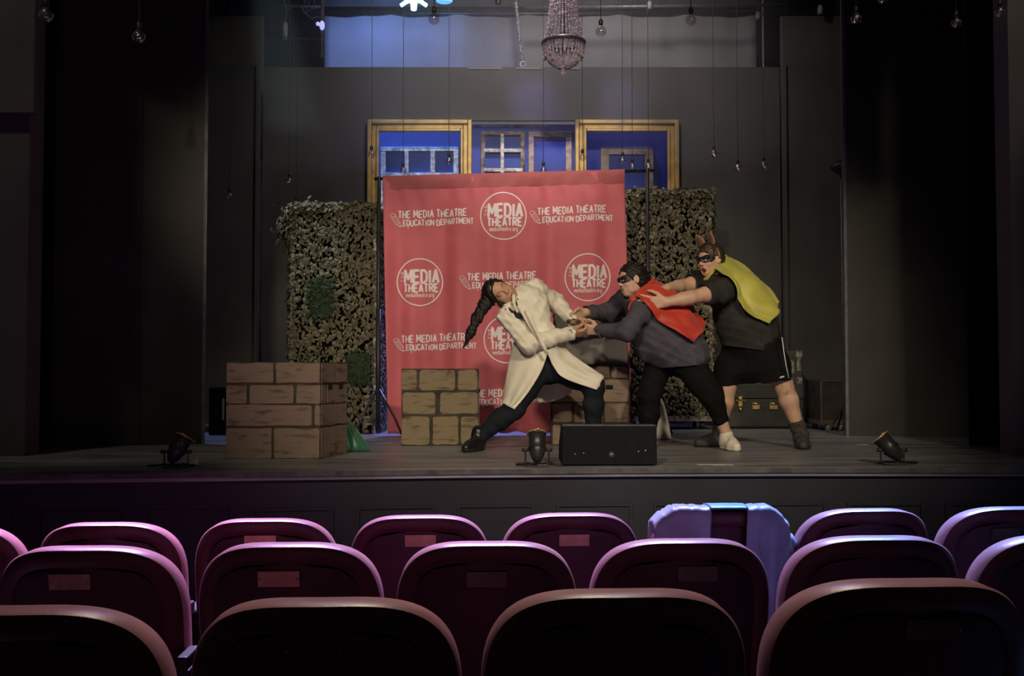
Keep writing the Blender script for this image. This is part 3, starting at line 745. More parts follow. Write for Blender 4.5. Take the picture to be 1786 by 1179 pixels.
# ================================================================== floor monitor
p = at(980, 812.5, 5.92); p2 = at(1146, 811, 5.92); Wm = p2.x - p.x; Hm = at(1000, 743, 5.92).z
r = thing('floor_monitor', 'black wedge floor monitor at the centre stage edge', 'speaker', ((p.x + p2.x) / 2, 5.92, 0))
M_mon = mat('monitor_carpet', (0.006, 0.006, 0.009), 0.7, 0.2, 40, 0.08, spec=0.15)
pro = [(0, 0.006), (.40, 0.006), (.40, .10), (.13, Hm), (0, Hm)]
MB().prism([(-Wm / 2, y, z) for y, z in pro], (Wm, 0, 0)).build('cabinet', M_mon, r, bevel=.006)
MB().box((0, .064, Hm + .002), (Wm - .01, .115, .006)).build('top_trim', mat('monitor_trim', (0.10, 0.10, 0.11), 0.4), r)
gr = MB(); gr.prism([(-Wm / 2 + .015, .405, .115), (-Wm / 2 + .015, .14, Hm), (Wm / 2 - .015, .14, Hm), (Wm / 2 - .015, .405, .115)], (0, .006, .005)); gr.build('grille', M_steel, r)
MB().lathe([(.001, -.01), (.016, -.01), (.018, 0), (.001, .002)], 16, (.012, -.001, .065), rot('X', 90)).build('jack_plate', mat('jack_grey', (.13, .13, .14), .4, metal=.6), r, True)
m = MB()
for x, z in ((-.2, .07), (-.15, .075), (.17, .085), (.21, .09)): m.ball((x, -.001, z), .004, 6)
m.build('screw', M_alu, r)

# ================================================================== small floor cans
def par_can(label, tail, mouth, Y, gel, lean_y, cable):
    a, b = at(*tail, Y), at(*mouth, Y); b = b + Vector((0, lean_y, 0))
    ax = (b - a).normalized(); L = (b - a).length; mid = a.lerp(b, .42)
    r = thing('par_can', label, 'stage light', (mid.x, Y, 0), group='floor lights on the stage edge'); O = r.location
    Mx = Vector((0, 0, 1)).rotation_difference(ax).to_matrix()
    def T(p): return p - O
    can_m = mat('black_can_metal', (0.045, 0.045, 0.047), 0.36, 0.2, 12, metal=0.5)
    m = MB(); m.lathe([(.012, 0), (.022, .004), (.036, .03), (.046, .06), (.049, .075), (.049, .082), (.0475, .086), (.0475, L - .01), (.052, L - .008), (.052, L), (.046, L), (.044, L - .07), (.001, L - .072)], 24, T(a), Mx)
    body = m.build('housing', can_m, r, True)
    MB().lathe([(.046, 0), (.053, 0), (.053, .012), (.046, .012)], 24, T(a + ax * (L * .45)), Mx).build('band', can_m, body, True)
    m = MB(); m.lathe([(.047, L - .002), (.057, L - .002), (.057, L + .006), (.047, L + .006)], 24, T(a), Mx)
    for k in range(3):
        an = 2 * math.pi * k / 3 + .6; m.box(T(a + ax * (L + .004)) + Mx @ Vector((.056 * math.cos(an), .056 * math.sin(an), 0)), (.02, .02, .012), Mx)
    m.build('gel_frame', mat('gold_gel_frame', (.75, .52, .18), .35, metal=.6), r, True)
    MB().lathe([(.001, L - .060), (.043, L - .060), (.043, L - .056), (.001, L - .054)], 20, T(a), Mx).build('lens', mat('amber_lens', (.6, .42, .15), .25), r, True)
    side = Vector((1, 0, 0)) if abs(ax.x) < .9 else Vector((0, 1, 0))
    m = MB(); pv = T(mid); w_ = .068
    m.tube([pv - side * w_, Vector((-w_, pv.y, .016)), Vector((-w_ + .01, pv.y, .008)), Vector((w_ - .01, pv.y, .008)), Vector((w_, pv.y, .016)), pv + side * w_], .005, 6)
    m.build('yoke', can_m, r)
    for s in (-1, 1): MB().tube([pv + side * s * .048, pv + side * s * .088], [.008, .011], 8).build('pivot_knob', can_m, r, True)
    MB().box((0, pv.y, .005), (.13, .10, .009)).build('base_plate', can_m, r, bevel=.002)
    m = MB(); t0 = T(a)
    m.tube([t0, t0 + Vector((0, .01, -.01)), Vector((t0.x + cable * .05, t0.y + .02, .012)), Vector((t0.x + cable * .12, t0.y + .06, .01)), Vector((t0.x + cable * .06, t0.y + .12, .01)), Vector((t0.x - cable * .08, t0.y + .09, .01)), Vector((t0.x - cable * .14, t0.y + .02, .01))], .006, 6)
    m.build('power_cable', M_cable, r, True)
    if gel: MB().prism([(.035, pv.y + .07, .012), (.105, pv.y + .07, .012), (.105, pv.y + .07, .052)], (0, .003, 0)).build('gel_card', mat('yellow_gel', (.62, .55, .22), .5), r)
    return r
par_can('black floor light tilted right at the left stage edge', (297, 806), (317, 764), 5.80, True, .05, 1)
par_can('upright black floor light beside the floor monitor', (937, 806), (937, 757), 5.86, False, .07, -1)
par_can('black floor light tilted left at the right stage edge', (1571, 801), (1541, 764), 5.98, False, .05, 1)
# tape marks on the deck
for px, py, w_, lab in ((1247, 810, .21, 'white tape strip on the deck right of the floor monitor'), (1503, 775, .09, 'faint tape mark on the deck left of the right floor light'),
                        (190, 804, .045, 'short grey tape mark on the deck at far left'), (134, 799, .05, 'grey tape mark by the left pier'),
                        (178, 817, .05, 'small worn tape mark near the left stage edge'), (1633, 770, .05, 'small pale tape mark at the far right of the deck')):
    Y = FPX * CAMZ / (py - 651); q = at(px, py, Y)
    tag(MB().box((q.x, Y, .0015), (w_, .03, .002), rot('Z', random.uniform(-6, 6))).build('tape_mark', M_tape, origin=(q.x, Y, 0)), lab, 'tape', 'tape marks on the deck')
# ================================================================== hanging globe bulbs
M_glass = glassy('bulb_glass', (0.93, 0.90, 0.88), 0.17, 0.14)
M_fil = mat('bulb_filament', (0.75, 0.6, 0.4), 0.25, metal=0.9)
ZC = 6.5
def bulb(px, py, Y, rad, label, cord=True):
    c = at(px, py, Y)
    r = thing('hanging_bulb', label, 'light bulb', c, group='clear globe bulbs hanging over the stage')
    prof = [(.001, -rad)] + [(rad * math.sin(a), -rad * math.cos(a)) for a in [k * math.pi / 12 for k in range(1, 10)]] + [(rad * .36, rad * 1.02), (rad * .33, rad * 1.25)]
    MB().lathe(prof, 18).build('globe', M_glass, r, True)
    MB().lathe([(rad * .34, rad * 1.2), (rad * .40, rad * 1.25), (rad * .40, rad * 1.9), (rad * .26, rad * 2.15), (.004, rad * 2.3)], 12).build('socket', M_plastic, r, True)
    m = MB()
    m.tube([(0, 0, rad * 1.1), (0, 0, rad * .2)], rad * .06, 6)
    for s in (-1, 1): m.tube([(0, 0, rad * .55), (s * rad * .3, 0, rad * .1), (s * rad * .22, 0, -rad * .35), (0, 0, -rad * .1)], rad * .035, 5)
    m.build('filament', M_fil, r)
    MB().tube([(0, 0, rad * 2.25), (0, 0, ZC - c.z)], .0032, 5).build('cord', M_cable, r)
    return r
NEAR = [(80, 27, 6.2, .047, 'amber-glinting bulb high in the left corner above the pier'), (242, 64, 6.3, .042, 'bulb hanging before the left black masking flat'),
        (1493, 33, 6.9, .039, 'bulb at the inner top edge of the right masking flat'), (1668, 40, 6.7, .035, 'bulb high before the right black curtain'),
        (1744, 22, 6.5, .036, 'rightmost bulb, close to the right pier'), (1540, -2, 6.7, .035, 'bulb cut by the top edge over the right masking flat'),
        (757, 33, 7.6, .044, 'pinkish bulb below the cyan star lamp'), (1048, 55, 8.2, .046, 'bulb just right of the crystal chandelier'),
        (1205, 35, 7.6, .044, 'bulb before the right part of the pale cloth'), (869, 4, 8.0, .03, 'bulb at the top edge left of the chandelier')]
FAR = [(400, 342, 'dim bulb before the left narrow flat'), (504, 315, 'bulb above the left corner of the left camouflage pillar'), (517, 357, 'bulb almost touching the top of the left camouflage pillar'),
       (648, 269, 'bulb over the left post of the left gold frame'), (703, 298, 'bulb just above the banner inside the three-pane window'),
       (783, 281, 'bulb before the right pane of the three-pane window'), (948, 297, 'bulb before the empty brown frame above the banner'),
       (1016, 275, 'bulb over the left post of the right gold frame'), (1086, 280, 'left one of the bulb pair before the tan frame'),
       (1103, 291, 'lower bulb of the pair before the tan frame'), (1131, 291, 'bulb beside the banner stand pole at the tan frame'),
       (1245, 268, 'left bulb of three on the wall right of the gold frames'), (1287, 293, 'lowest middle bulb of three on the wall right of the gold frames'),
       (1332, 288, 'right bulb of three on the wall right of the gold frames')]
for x, y, Y, r_, lab in NEAR: bulb(x, y, Y, r_, lab)
for k, (x, y, lab) in enumerate(FAR): bulb(x, y, 10.1 + .05 * (k % 4), .040 if k not in (0, 1, 2) else .036, lab)

# ================================================================== crystal chandelier
M_cry = mat('smoky_crystal', (0.62, 0.50, 0.56), 0.12, 0.3, 40, spec=0.9, coat=0.6)
YK = 9.2
c0 = at(983, 75, YK)
ch = thing('chandelier', 'crystal chandelier with bead column and basket over centre stage', 'chandelier', c0)
S = YK / FPX                                   # metres per pixel there
MB().torus((0, 0, 0), 36 * S, 4 * S, 32, 8).build('ring', mat('chandelier_ring', (0.20, 0.15, 0.17), 0.35, metal=.6), ch, True)
def beads(m, pts, r):
    for p in pts:
        p = Vector(p); rr = r * rng.uniform(.75, 1.2)
        m.add([p + Vector(v) * rr for v in ((1, 0, 0), (0, 1, 0), (-1, 0, 0), (0, -1, 0), (0, 0, 1.25), (0, 0, -1.25))], [(0, 1, 4), (1, 2, 4), (2, 3, 4), (3, 0, 4), (1, 0, 5), (2, 1, 5), (3, 2, 5), (0, 3, 5)])
for k in range(30):
    a = 2 * math.pi * k / 30; m = MB(); L = []
    for i in range(52):
        t = i / 51; z = lerp(1, 175, t); R_ = 20 + 15 * (1 - t) ** 3.2
        L.append((R_ * S * math.cos(a), R_ * S * math.sin(a), z * S))
    beads(m, L, 2.3 * S); m.build('bead_strand', M_cry, ch)
for k in range(30):
    a = 2 * math.pi * (k + .5) / 30; m = MB(); L = []
    for i in range(20):
        t = i / 19; R_ = 34 * math.cos(t * 1.25) + 2; z = -2 - 42 * math.sin(t * 1.25) ** 1.0
        L.append((R_ * S * math.cos(a), R_ * S * math.sin(a), z * S))
    beads(m, L, 2.5 * S); m.build('basket_strand', M_cry, ch)
for k in range(16):
    a = 2 * math.pi * k / 16; m = MB()
    beads(m, [(35 * S * math.cos(a), 35 * S * math.sin(a), z * S) for z in (-7, -12, -18, -25)], 2.6 * S)
    m.build('pendant', M_cry, ch)
m = MB(); beads(m, [(0, 0, z * S) for z in (-44, -49, -54)], 4 * S); m.build('finial', M_cry, ch)
MB().tube([(0, 0, -.1), (0, 0, ZC - c0.z)], .012, 8).build('stem', M_steel, ch)

# ================================================================== cyan star lamp
YE = 9.6
c1 = at(722, -6, YE); S = YE / FPX
st = thing('star_lamp', 'bright cyan star shaped lamp cut by the top edge', 'lamp', c1)
M_cy = mat('cyan_glow', (0.5, 0.9, 1.0), 0.4, emit=(0.25, 0.80, 1.0), estr=3.2)
MB().ball((0, 0, 0), 9 * S, 12).build('core', M_cy, st, True)
for k, (ang, ln) in enumerate(((-90, 25), (-38, 29), (-142, 29), (0, 26), (180, 26), (45, 27), (135, 27), (90, 24))):
    d = Vector((math.cos(math.radians(ang)), -.15, math.sin(math.radians(ang)))).normalized()
    m = MB()
    w1 = 6.5 if ang == -90 else 4.2
    m.tube([d * 7 * S, d * ln * .55 * S, d * (ln * .6) * S, d * ln * S], [5 * S, w1 * S, w1 * .85 * S, w1 * .8 * S], 10)
    m.build('point', M_cy, st, True)
MB().tube([(0, .02, 0), (0, .02, ZC - c1.z)], .006, 6).build('hanger', M_cable, st)
q = at(775, 2, YE); o = thing('wing_lamp', 'small blue lit lamp right of the cyan star', 'lamp', q)
MB().ball((0, 0, 0), .05, 10, (1.6, .8, .55)).build('shade', mat('blue_glow', (0.15, 0.3, 0.7), 0.4, emit=(0.1, 0.35, 0.9), estr=0.8), o, True)
MB().tube([(0, 0, .02), (0, 0, ZC - q.z)], .005, 6).build('hanger', M_cable, o)

# ================================================================== rigging above the wall
def pipe(label, a, b, Y, r_=.022, drops=()):
    p, q = at(*a, Y), at(*b, Y); t = thing('rigging_pipe', label, 'pipe', ((p.x + q.x) / 2, Y, p.z)); O = t.location
    MB().tube([p - O, q - O], r_, 10).build('tube', mat('grey_pipe', (0.16, 0.155, 0.15), 0.45, metal=.5), t, True)
    for d in drops:
        x = lerp(p.x, q.x, d) - O.x; MB().tube([(x, 0, 0), (x, 0, ZC - O.z)], .004, 5).build('hanger', M_cable, t)
pipe('grey rigging pipe above the right half of the pale cloth', (915, 14), (1408, 8), 12.2, .022, (.06, .4, .72, .95))
pipe('thin rigging pipe above the left gap beside the pale cloth', (414, 9), (562, 12), 12.2, .015, (.1, .9))
pipe('low thin pipe across the dark gap left of the pale cloth', (462, 68), (564, 68), 14.3, .012, (.1, .9))
# vertical hanging lines
for px, y1, lab in ((512, 112, 'thin vertical line in the dark gap left of the pale cloth'), (1331, 116, 'pale vertical pole right of the pale cloth')):
    p = at(px, y1, 12.4); q = thing('hanging_line', lab, 'line', p)
    MB().tube([(0, 0, -.5), (0, 0, ZC - p.z)], .012 if px > 1000 else .006, 6).build('line', M_alu if px > 1000 else M_cable, q)
    if px > 1000: MB().tube([(0, -.01, at(px, 11, 12.4).z - p.z), (.06, -.01, at(px, 11, 12.4).z - p.z)], .014, 6).build('bracket', M_alu, q)
# chain with a fairy-light tangle
p = at(562, 45, 11.9); r = thing('lifting_chain', 'hanging chain with a small lit fitting left of the pale cloth', 'chain', p)
m = MB(); k = 0; z = at(562, 98, 11.9).z - p.z
while z < -.05:
    m.torus((0, 0, z), .014, .004, 10, 5, rot('X', 90) @ rot('Y', 90 * (k % 2)) if k % 2 == 0 else rot('Z', 90) @ rot('X', 90)); z += .024; k += 1
m.build('chain_link', mat('chain_metal', (0.3, 0.29, 0.24), .45, metal=.7), r, True)
MB().tube([(0, 0, .05), (0, 0, ZC - p.z)], [.022, .03], 8).build('rope_sleeve', mat('rope_grey', (.22, .21, .18), .8, .4, 40, .4), r, True)
m = MB(); m.ball((0, -.01, .0), .045, 10, (.7, .7, 1.3)); m.ball((-.05, -.01, .02), .025, 8); m.build('fitting', mat('lilac_glow', (.5, .5, .7), .5, emit=(.45, .45, 1.0), estr=.55), r, True)
# cable swag and dangling connector
p = at(497, 50, 11.9); r = thing('dangling_connector', 'pale cable connector dangling in the left dark gap', 'connector', p)
m = MB(); m.tube([(0, 0, -.11), (0, 0, -.09), (0, 0, .05), (.01, 0, .08)], [.016, .03, .035, .014], 10); m.torus((0, 0, -.12), .018, .006, 12, 6, rot('X', 90)); m.build('plug', mat('grey_plug', (.36, .34, .36), .5), r, True)
m = MB(); m.tube([(0, 0, .07), (.02, 0, .2), (-.02, .02, .35), (.01, 0, .5), (.02, 0, ZC - p.z)], .008, 6); m.build('cable', mat('grey_cable', (.2, .19, .21), .6), r, True)
p = at(540, 10, 11.9)
m = MB(); pts = [at(x, y, 11.9) - p for x, y in ((503, 17), (515, 9), (524, 12), (532, 22), (543, 32), (553, 29), (560, 34))]
r = thing('cable_swag', 'loose cable loop between connector and chain', 'cable', p)
m.tube([poly_at(pts, t / 24) for t in range(25)], .007, 6); m.build('loop', MATS['grey_cable'], r, True)
m = MB(); m.tube([pts[0], pts[0] + Vector((0, 0, ZC - p.z - pts[0].z))], .004, 5); m.tube([pts[-1], pts[-1] + Vector((0, 0, ZC - p.z - pts[-1].z))], .004, 5)
for x, y in ((530, 8), (536, 16), (528, 20), (545, 12)):
    a = at(x, y, 11.9) - p; m.tube([a, a + Vector((.03, 0, -.03)), a + Vector((.06, .01, .01)), a + Vector((.02, 0, .05)), a + Vector((0, 0, 1.3))], .005, 5)
m.build('cable', MATS['grey_cable'], r, True)
# silvery knotted rope
p = at(908, 60, 12.3); r = thing('silver_rope', 'silvery knotted rope hanging before the pale cloth', 'rope', p)
pts = [at(x, y, 12.3) - p for x, y in ((900, -60), (900, 0), (901, 16), (904, 42), (906, 70), (909, 92), (912, 106))]
m = MB(); m.tube([poly_at(pts, t / 40) + Vector((.008 * math.sin(t * 2.1), 0, 0)) for t in range(41)], [.02 + .008 * math.sin(t * 1.7) for t in range(41)], 8)
m.build('strand', mat('silver_rope', (.40, .40, .46), .35, .4, 40, .4, metal=.4), r, True)
m = MB(); e = at(912, 112, 12.3) - p; m.torus(e, .035, .007, 16, 6, rot('X', 90)); m.build('end_loop', M_alu, r, True)
m = MB(); m.tube([pts[0], pts[0] + Vector((0, 0, ZC - p.z - pts[0].z))], .005, 5); m.build('hanger', M_cable, r)
# small fittings at the right top
for px, py, lab, Y in ((1431, 18, 'small grey insulator hanging above the right upper panel', 11.2), (1133, 10, 'small pale clip on the right rigging pipe', 12.15), (1322, 28, 'round grey end cap at the right end of the pale cloth', 12.9)):
    p = at(px, py, Y); r = thing('rigging_fitting', lab, 'fitting', p)
    MB().lathe([(.008, -.045), (.032, -.04), (.034, .03), (.018, .055), (.008, .06)], 12).build('body', mat('fitting_grey', (.30, .29, .28), .5), r, True)
    MB().tube([(0, 0, .05), (0, 0, ZC - p.z)], .006, 6).build('cord', M_cable, r)

# ================================================================== theatre seats
M_seat = mat('maroon_vinyl', (0.33, 0.15, 0.17), 0.40, 0.10, 6, 0.06, spec=0.5, bscale=90)
M_back = mat('maroon_back_panel', (0.048, 0.0065, 0.011), 0.5, 0.12, 5, 0.04)
M_shell = mat('maroon_back_shell', (0.085, 0.016, 0.021), 0.45, 0.12, 5, 0.04)
M_cush = mat('maroon_seat_fabric', (0.26, 0.08, 0.12), 0.9, 0.2, 50, 0.3)
M_iron = mat('cast_iron_black', (0.012, 0.011, 0.012), 0.5, 0.2, 10)
M_plate = mat('engraved_brass_plate', (0.46, 0.27, 0.17), 0.35, 0.12, 25, metal=0.5)
SW, SH = 0.252, 0.62                          # half width, back height
def seat_outline(inset):
    """closed outline of the back, x right / z up from its lower edge"""
    pts = []
    n = 44
    for k in range(n + 1):
        a = math.pi * k / n                     # right side over the top to the left
        ex = 2.0 / 3.3
        x = SW * math.copysign(abs(math.cos(a)) ** ex, math.cos(a)); z = abs(math.sin(a)) ** (2.0 / 2.7) * 0.22
        pts.append((x, 0.40 + z))
    pts += [(-SW * .995, .30), (-SW * .98, .15), (-SW * .90, 0.0), (0, -.005), (SW * .90, 0.0), (SW * .98, .15), (SW * .995, .30)]
    out = []
    m_ = len(pts)
    for i in range(m_):
        a, b = pts[i - 1], pts[(i + 1) % m_]
        tx, tz = b[0] - a[0], b[1] - a[1]; l = math.hypot(tx, tz) or 1
        out.append((pts[i][0] - tz / l * inset, pts[i][1] + tx / l * inset))
    return out
def make_seat():
    r = thing('theatre_seat', 'x', 'seat', (0, 0, 0), 0, 'maroon theatre seats in rows')
    def curve(x, z, y): return (x, y + 0.06 + 1.25 * x * x - (z - .3) * .19, z + .262)
    loops = [(.052, .010), (.046, .003), (.03, .0), (.014, .001), (.004, .006), (0, .014), (0, .068), (.007, .082), (.024, .094), (.05, .102)]
    m = MB(); P = [[curve(x, z, y) for x, z in seat_outline(i)] for i, y in loops]
    m.grid(P[4:], True); m.add(P[-1], [tuple(range(len(P[-1])))[::-1]])
    m.build('backrest', M_seat, r, True)
    MB().grid(P[:5], True).build('back_shell', M_shell, r, True)
    P = []
    for k in range(25):
        t = k / 24; z = .045 + t * .523; wq = SW - .047 if z < .40 else (SW - .047) * max(0, 1 - ((z - .40) / .1682) ** 2.7) ** (1 / 3.3)
        if z < .3: wq *= lerp(.93, 1, z / .3)
        P.append([curve(wq * (-1 + q / 8), z, .0105) for q in range(17)])
    MB().grid(P).build('back_panel', M_back, r, True)
    # tipped-up seat cushion in front
    m = MB(); P = []
    for j in range(9):
        a = 2 * math.pi * j / 8
        P.append([(x, .20 + .045 * math.cos(a), .48 + .19 * math.sin(a) * (1 - .1 * abs(x) / .22)) for x in [-.22 + .44 * i / 8 for i in range(9)]])
    m.grid(P); m.add([p[0] for p in P[:-1]], [tuple(range(8))]); m.add([p[-1] for p in P[:-1]], [tuple(range(8))[::-1]])
    m.build('seat_cushion', M_cush, r, True)
    m = MB(); m.box((.268, .17, .54), (.045, .26, .035)); m.build('armrest', M_iron, r, bevel=.012)
    m = MB(); m.box((.268, .10, .30), (.03, .12, .58)); m.box((.268, .10, .012), (.05, .30, .024)); m.build('leg_standard', M_iron, r, bevel=.006)
    return r
def plate(r, px, py, w_, Yref, screws=True, dull=False, plate_on=True):
    """name plate on the back panel, at this spot of the photograph"""
    q = at(px, py, Yref) - Vector(r.location)
    R_ = Matrix.Rotation(-r.rotation_euler.z, 3, 'Z'); q = R_ @ q
    z = q.z - .262; y = .0705 + 1.25 * q.x * q.x - (z - .3) * .19
    tilt = rot('X', math.degrees(math.atan(.19)))
    h_ = w_ * .40; O = Vector((q.x, y, q.z)); pl_ = None
    if plate_on:
        pl_ = MB().box(O + Vector((0, -.003, 0)), (w_, .004, h_), tilt).build('name_plate', mat('tarnished_plate', (.12, .085, .06), .4, metal=.5) if dull else M_plate, r, bevel=.001)
    if screws:
        m = MB()
        for s in (-1, 1): m.ball(O + Vector((s * w_ * .45, -.007, .0)), .0028, 6)
        m.build('screw', M_alu, pl_ or r, True)
seat0 = make_seat()
first = [True]
DZ = {1: (-.024, -.022, -.013, -.006, -.003, 0, .004, .006), 2: (-.012, -.006, -.006, -.002, .003, .004), 3: (-.030, -.021, -.010, .004)}
def place(row, k, label):
    D_, th, x0, zt_ = ROWS[row]; t = math.radians(th)
    X = x0 + k * .54 * math.cos(t); Y = D_ + X * math.tan(t)
    o = seat0 if first[0] else copy_tree(seat0); first[0] = False
    o.location = (X, Y, HF[row] + DZ[row][k + (0 if row == 2 else 1)]); o.rotation_euler = (0, 0, t); o['label'] = label
    return o
SE = {}
ordn = ['leftmost', 'second', 'third', 'fourth', 'fifth', 'sixth', 'seventh', 'eighth']
lab1 = ['maroon seat, only its right rim showing at the left edge, row nearest the stage', 'maroon seat without visible plate, first full one of the row nearest the stage',
        'maroon seat with plate half hidden, second full one of the row nearest the stage', 'maroon seat with copper plate in the row nearest the stage',
        'maroon seat with pale plate, just left of the jacket, row nearest the stage', 'maroon seat under the draped blue-grey jacket',
        'blue-rimmed maroon seat right of the draped jacket, row nearest the stage', 'blue-rimmed maroon seat with dark plate at the right edge, row nearest the stage']
lab2 = ['maroon seat at the left edge of the middle row, copper plate', 'second maroon seat from the left in the middle row, copper plate', 'maroon seat at the centre of the middle row, dull plate',
        'maroon seat of the middle row directly before the draped jacket', 'maroon seat without plate right of centre in the middle row', 'maroon seat cut off at the right edge of the middle row']
lab3 = ['maroon seat in the bottom left corner, nearest row', 'maroon seat left of centre in the nearest row, two bare screws', 'maroon seat at the centre of the nearest row, no plate', 'maroon seat in the bottom right, nearest row, dim plate']
for k, l in enumerate(lab1): SE[1, k - 1] = (k - 1, l)
for row, labs, off in ((1, lab1, -1), (2, lab2, 0), (3, lab3, -1)):
    for k, l in enumerate(labs): SE[row, k] = place(row, k + off, l)
for (row, k), px, py, w_, sc, dl in (((1, 2), 452, 946, .108, False, False), ((1, 3), 733, 945, .108, False, False), ((1, 4), 1003, 944, .106, False, False), ((1, 7), 1762, 933, .106, False, True),
                                     ((2, 0), 115, 1018, .108, True, False), ((2, 1), 483, 1013, .110, True, False), ((2, 2), 849, 1014, .108, True, True), ((2, 3), 1221, 1004, .108, True, True), ((3, 3), 1640, 1105, .105, True, True)):
    plate(SE[row, k], px, py, w_, SE[row, k].location.y, sc, dl)
plate(SE[3, 1], 543, 1140, .105, SE[3, 1].location.y, True, True, False)

# jacket over the fifth seat of the front row
s_ = SE[1, 5]
jk = thing('jacket', 'blue-grey satin jacket draped over a seat back near the stage', 'jacket', s_.location, s_.rotation_euler.z)
M_jk = mat('blue_grey_satin', (0.30, 0.33, 0.42), 0.33, 0.15, 7, 0.1, sheen=.3)
tops = seat_outline(-.012)[1:44]
def top_at(u):                                  # u in -1..1 over the top, left to right
    x = u * SW; best = min(tops, key=lambda p: abs(p[0] - x)); return best[1]
def jcurve(x, z, y): return Vector((x, y + .06 + 1.25 * x * x - (z - .3) * .19, z + .262))
def jpanel(u0, u1, back, front, seed, flare=0.0):
    m = MB(); P = []; n = 26
    for i in range(n + 1):
        u = lerp(u0, u1, i / n); x = u * SW * 1.03; zt_ = min(top_at(u), .615) + .012; row = []
        rip = .011 * math.sin(i * .5 + seed) + .004 * math.sin(i * 1.15 + 2 * seed)
        for j in range(12): t = j / 11; row.append(jcurve(x + flare * t * t, zt_ - back * (1 - t) - .003, -.018 - .02 * abs(rip) * 10 * (1 - t) + rip * (1 - t)))
        for j in range(1, 6): a = math.pi * j / 6; row.append(jcurve(x, zt_ + .010 * math.sin(a) + .3 * abs(rip), .045 - .062 * math.cos(a)))
        for j in range(1, 9): t = j / 8; row.append(jcurve(x + flare * t * t, zt_ - front * t, .108 + rip * t))
        P.append(row)
    return m.grid(P)
jpanel(-.93, -.22, .32, .38, 1).build('left_front', M_jk, jk, True, solid=.006)
jpanel(.28, .98, .44, .40, 2.2).build('right_front', M_jk, jk, True, solid=.006)
m = MB(); P = []
for i in range(14):
    u = lerp(-.24, .30, i / 13); x = u * SW; zt_ = top_at(u) + .004
    P.append([jcurve(x, zt_ + .010 * math.sin(a) - .01 * (1 - math.cos(2 * a)) * 0, .042 - .056 * math.cos(a)) for a in [math.pi * j / 8 for j in range(9)]] + [jcurve(x, zt_ - .35 * j / 6, .104) for j in range(1, 7)])
m.grid(P).build('yoke', mat('teal_satin_lining', (0.15, 0.33, 0.42), 0.35, 0.15, 7), jk, True, solid=.005)
# sleeve hanging at the right
m = MB(); pts = [jcurve(.235, .50, .03), jcurve(.275, .47, .035), jcurve(.285, .40, .05), jcurve(.30, .335, .06)]
m.tube([poly_at(pts, t / 14) for t in range(15)], [.03 + .012 * math.sin(t * .9) + t * .0012 for t in range(15)], 14)
m.build('sleeve', M_jk, jk, True)
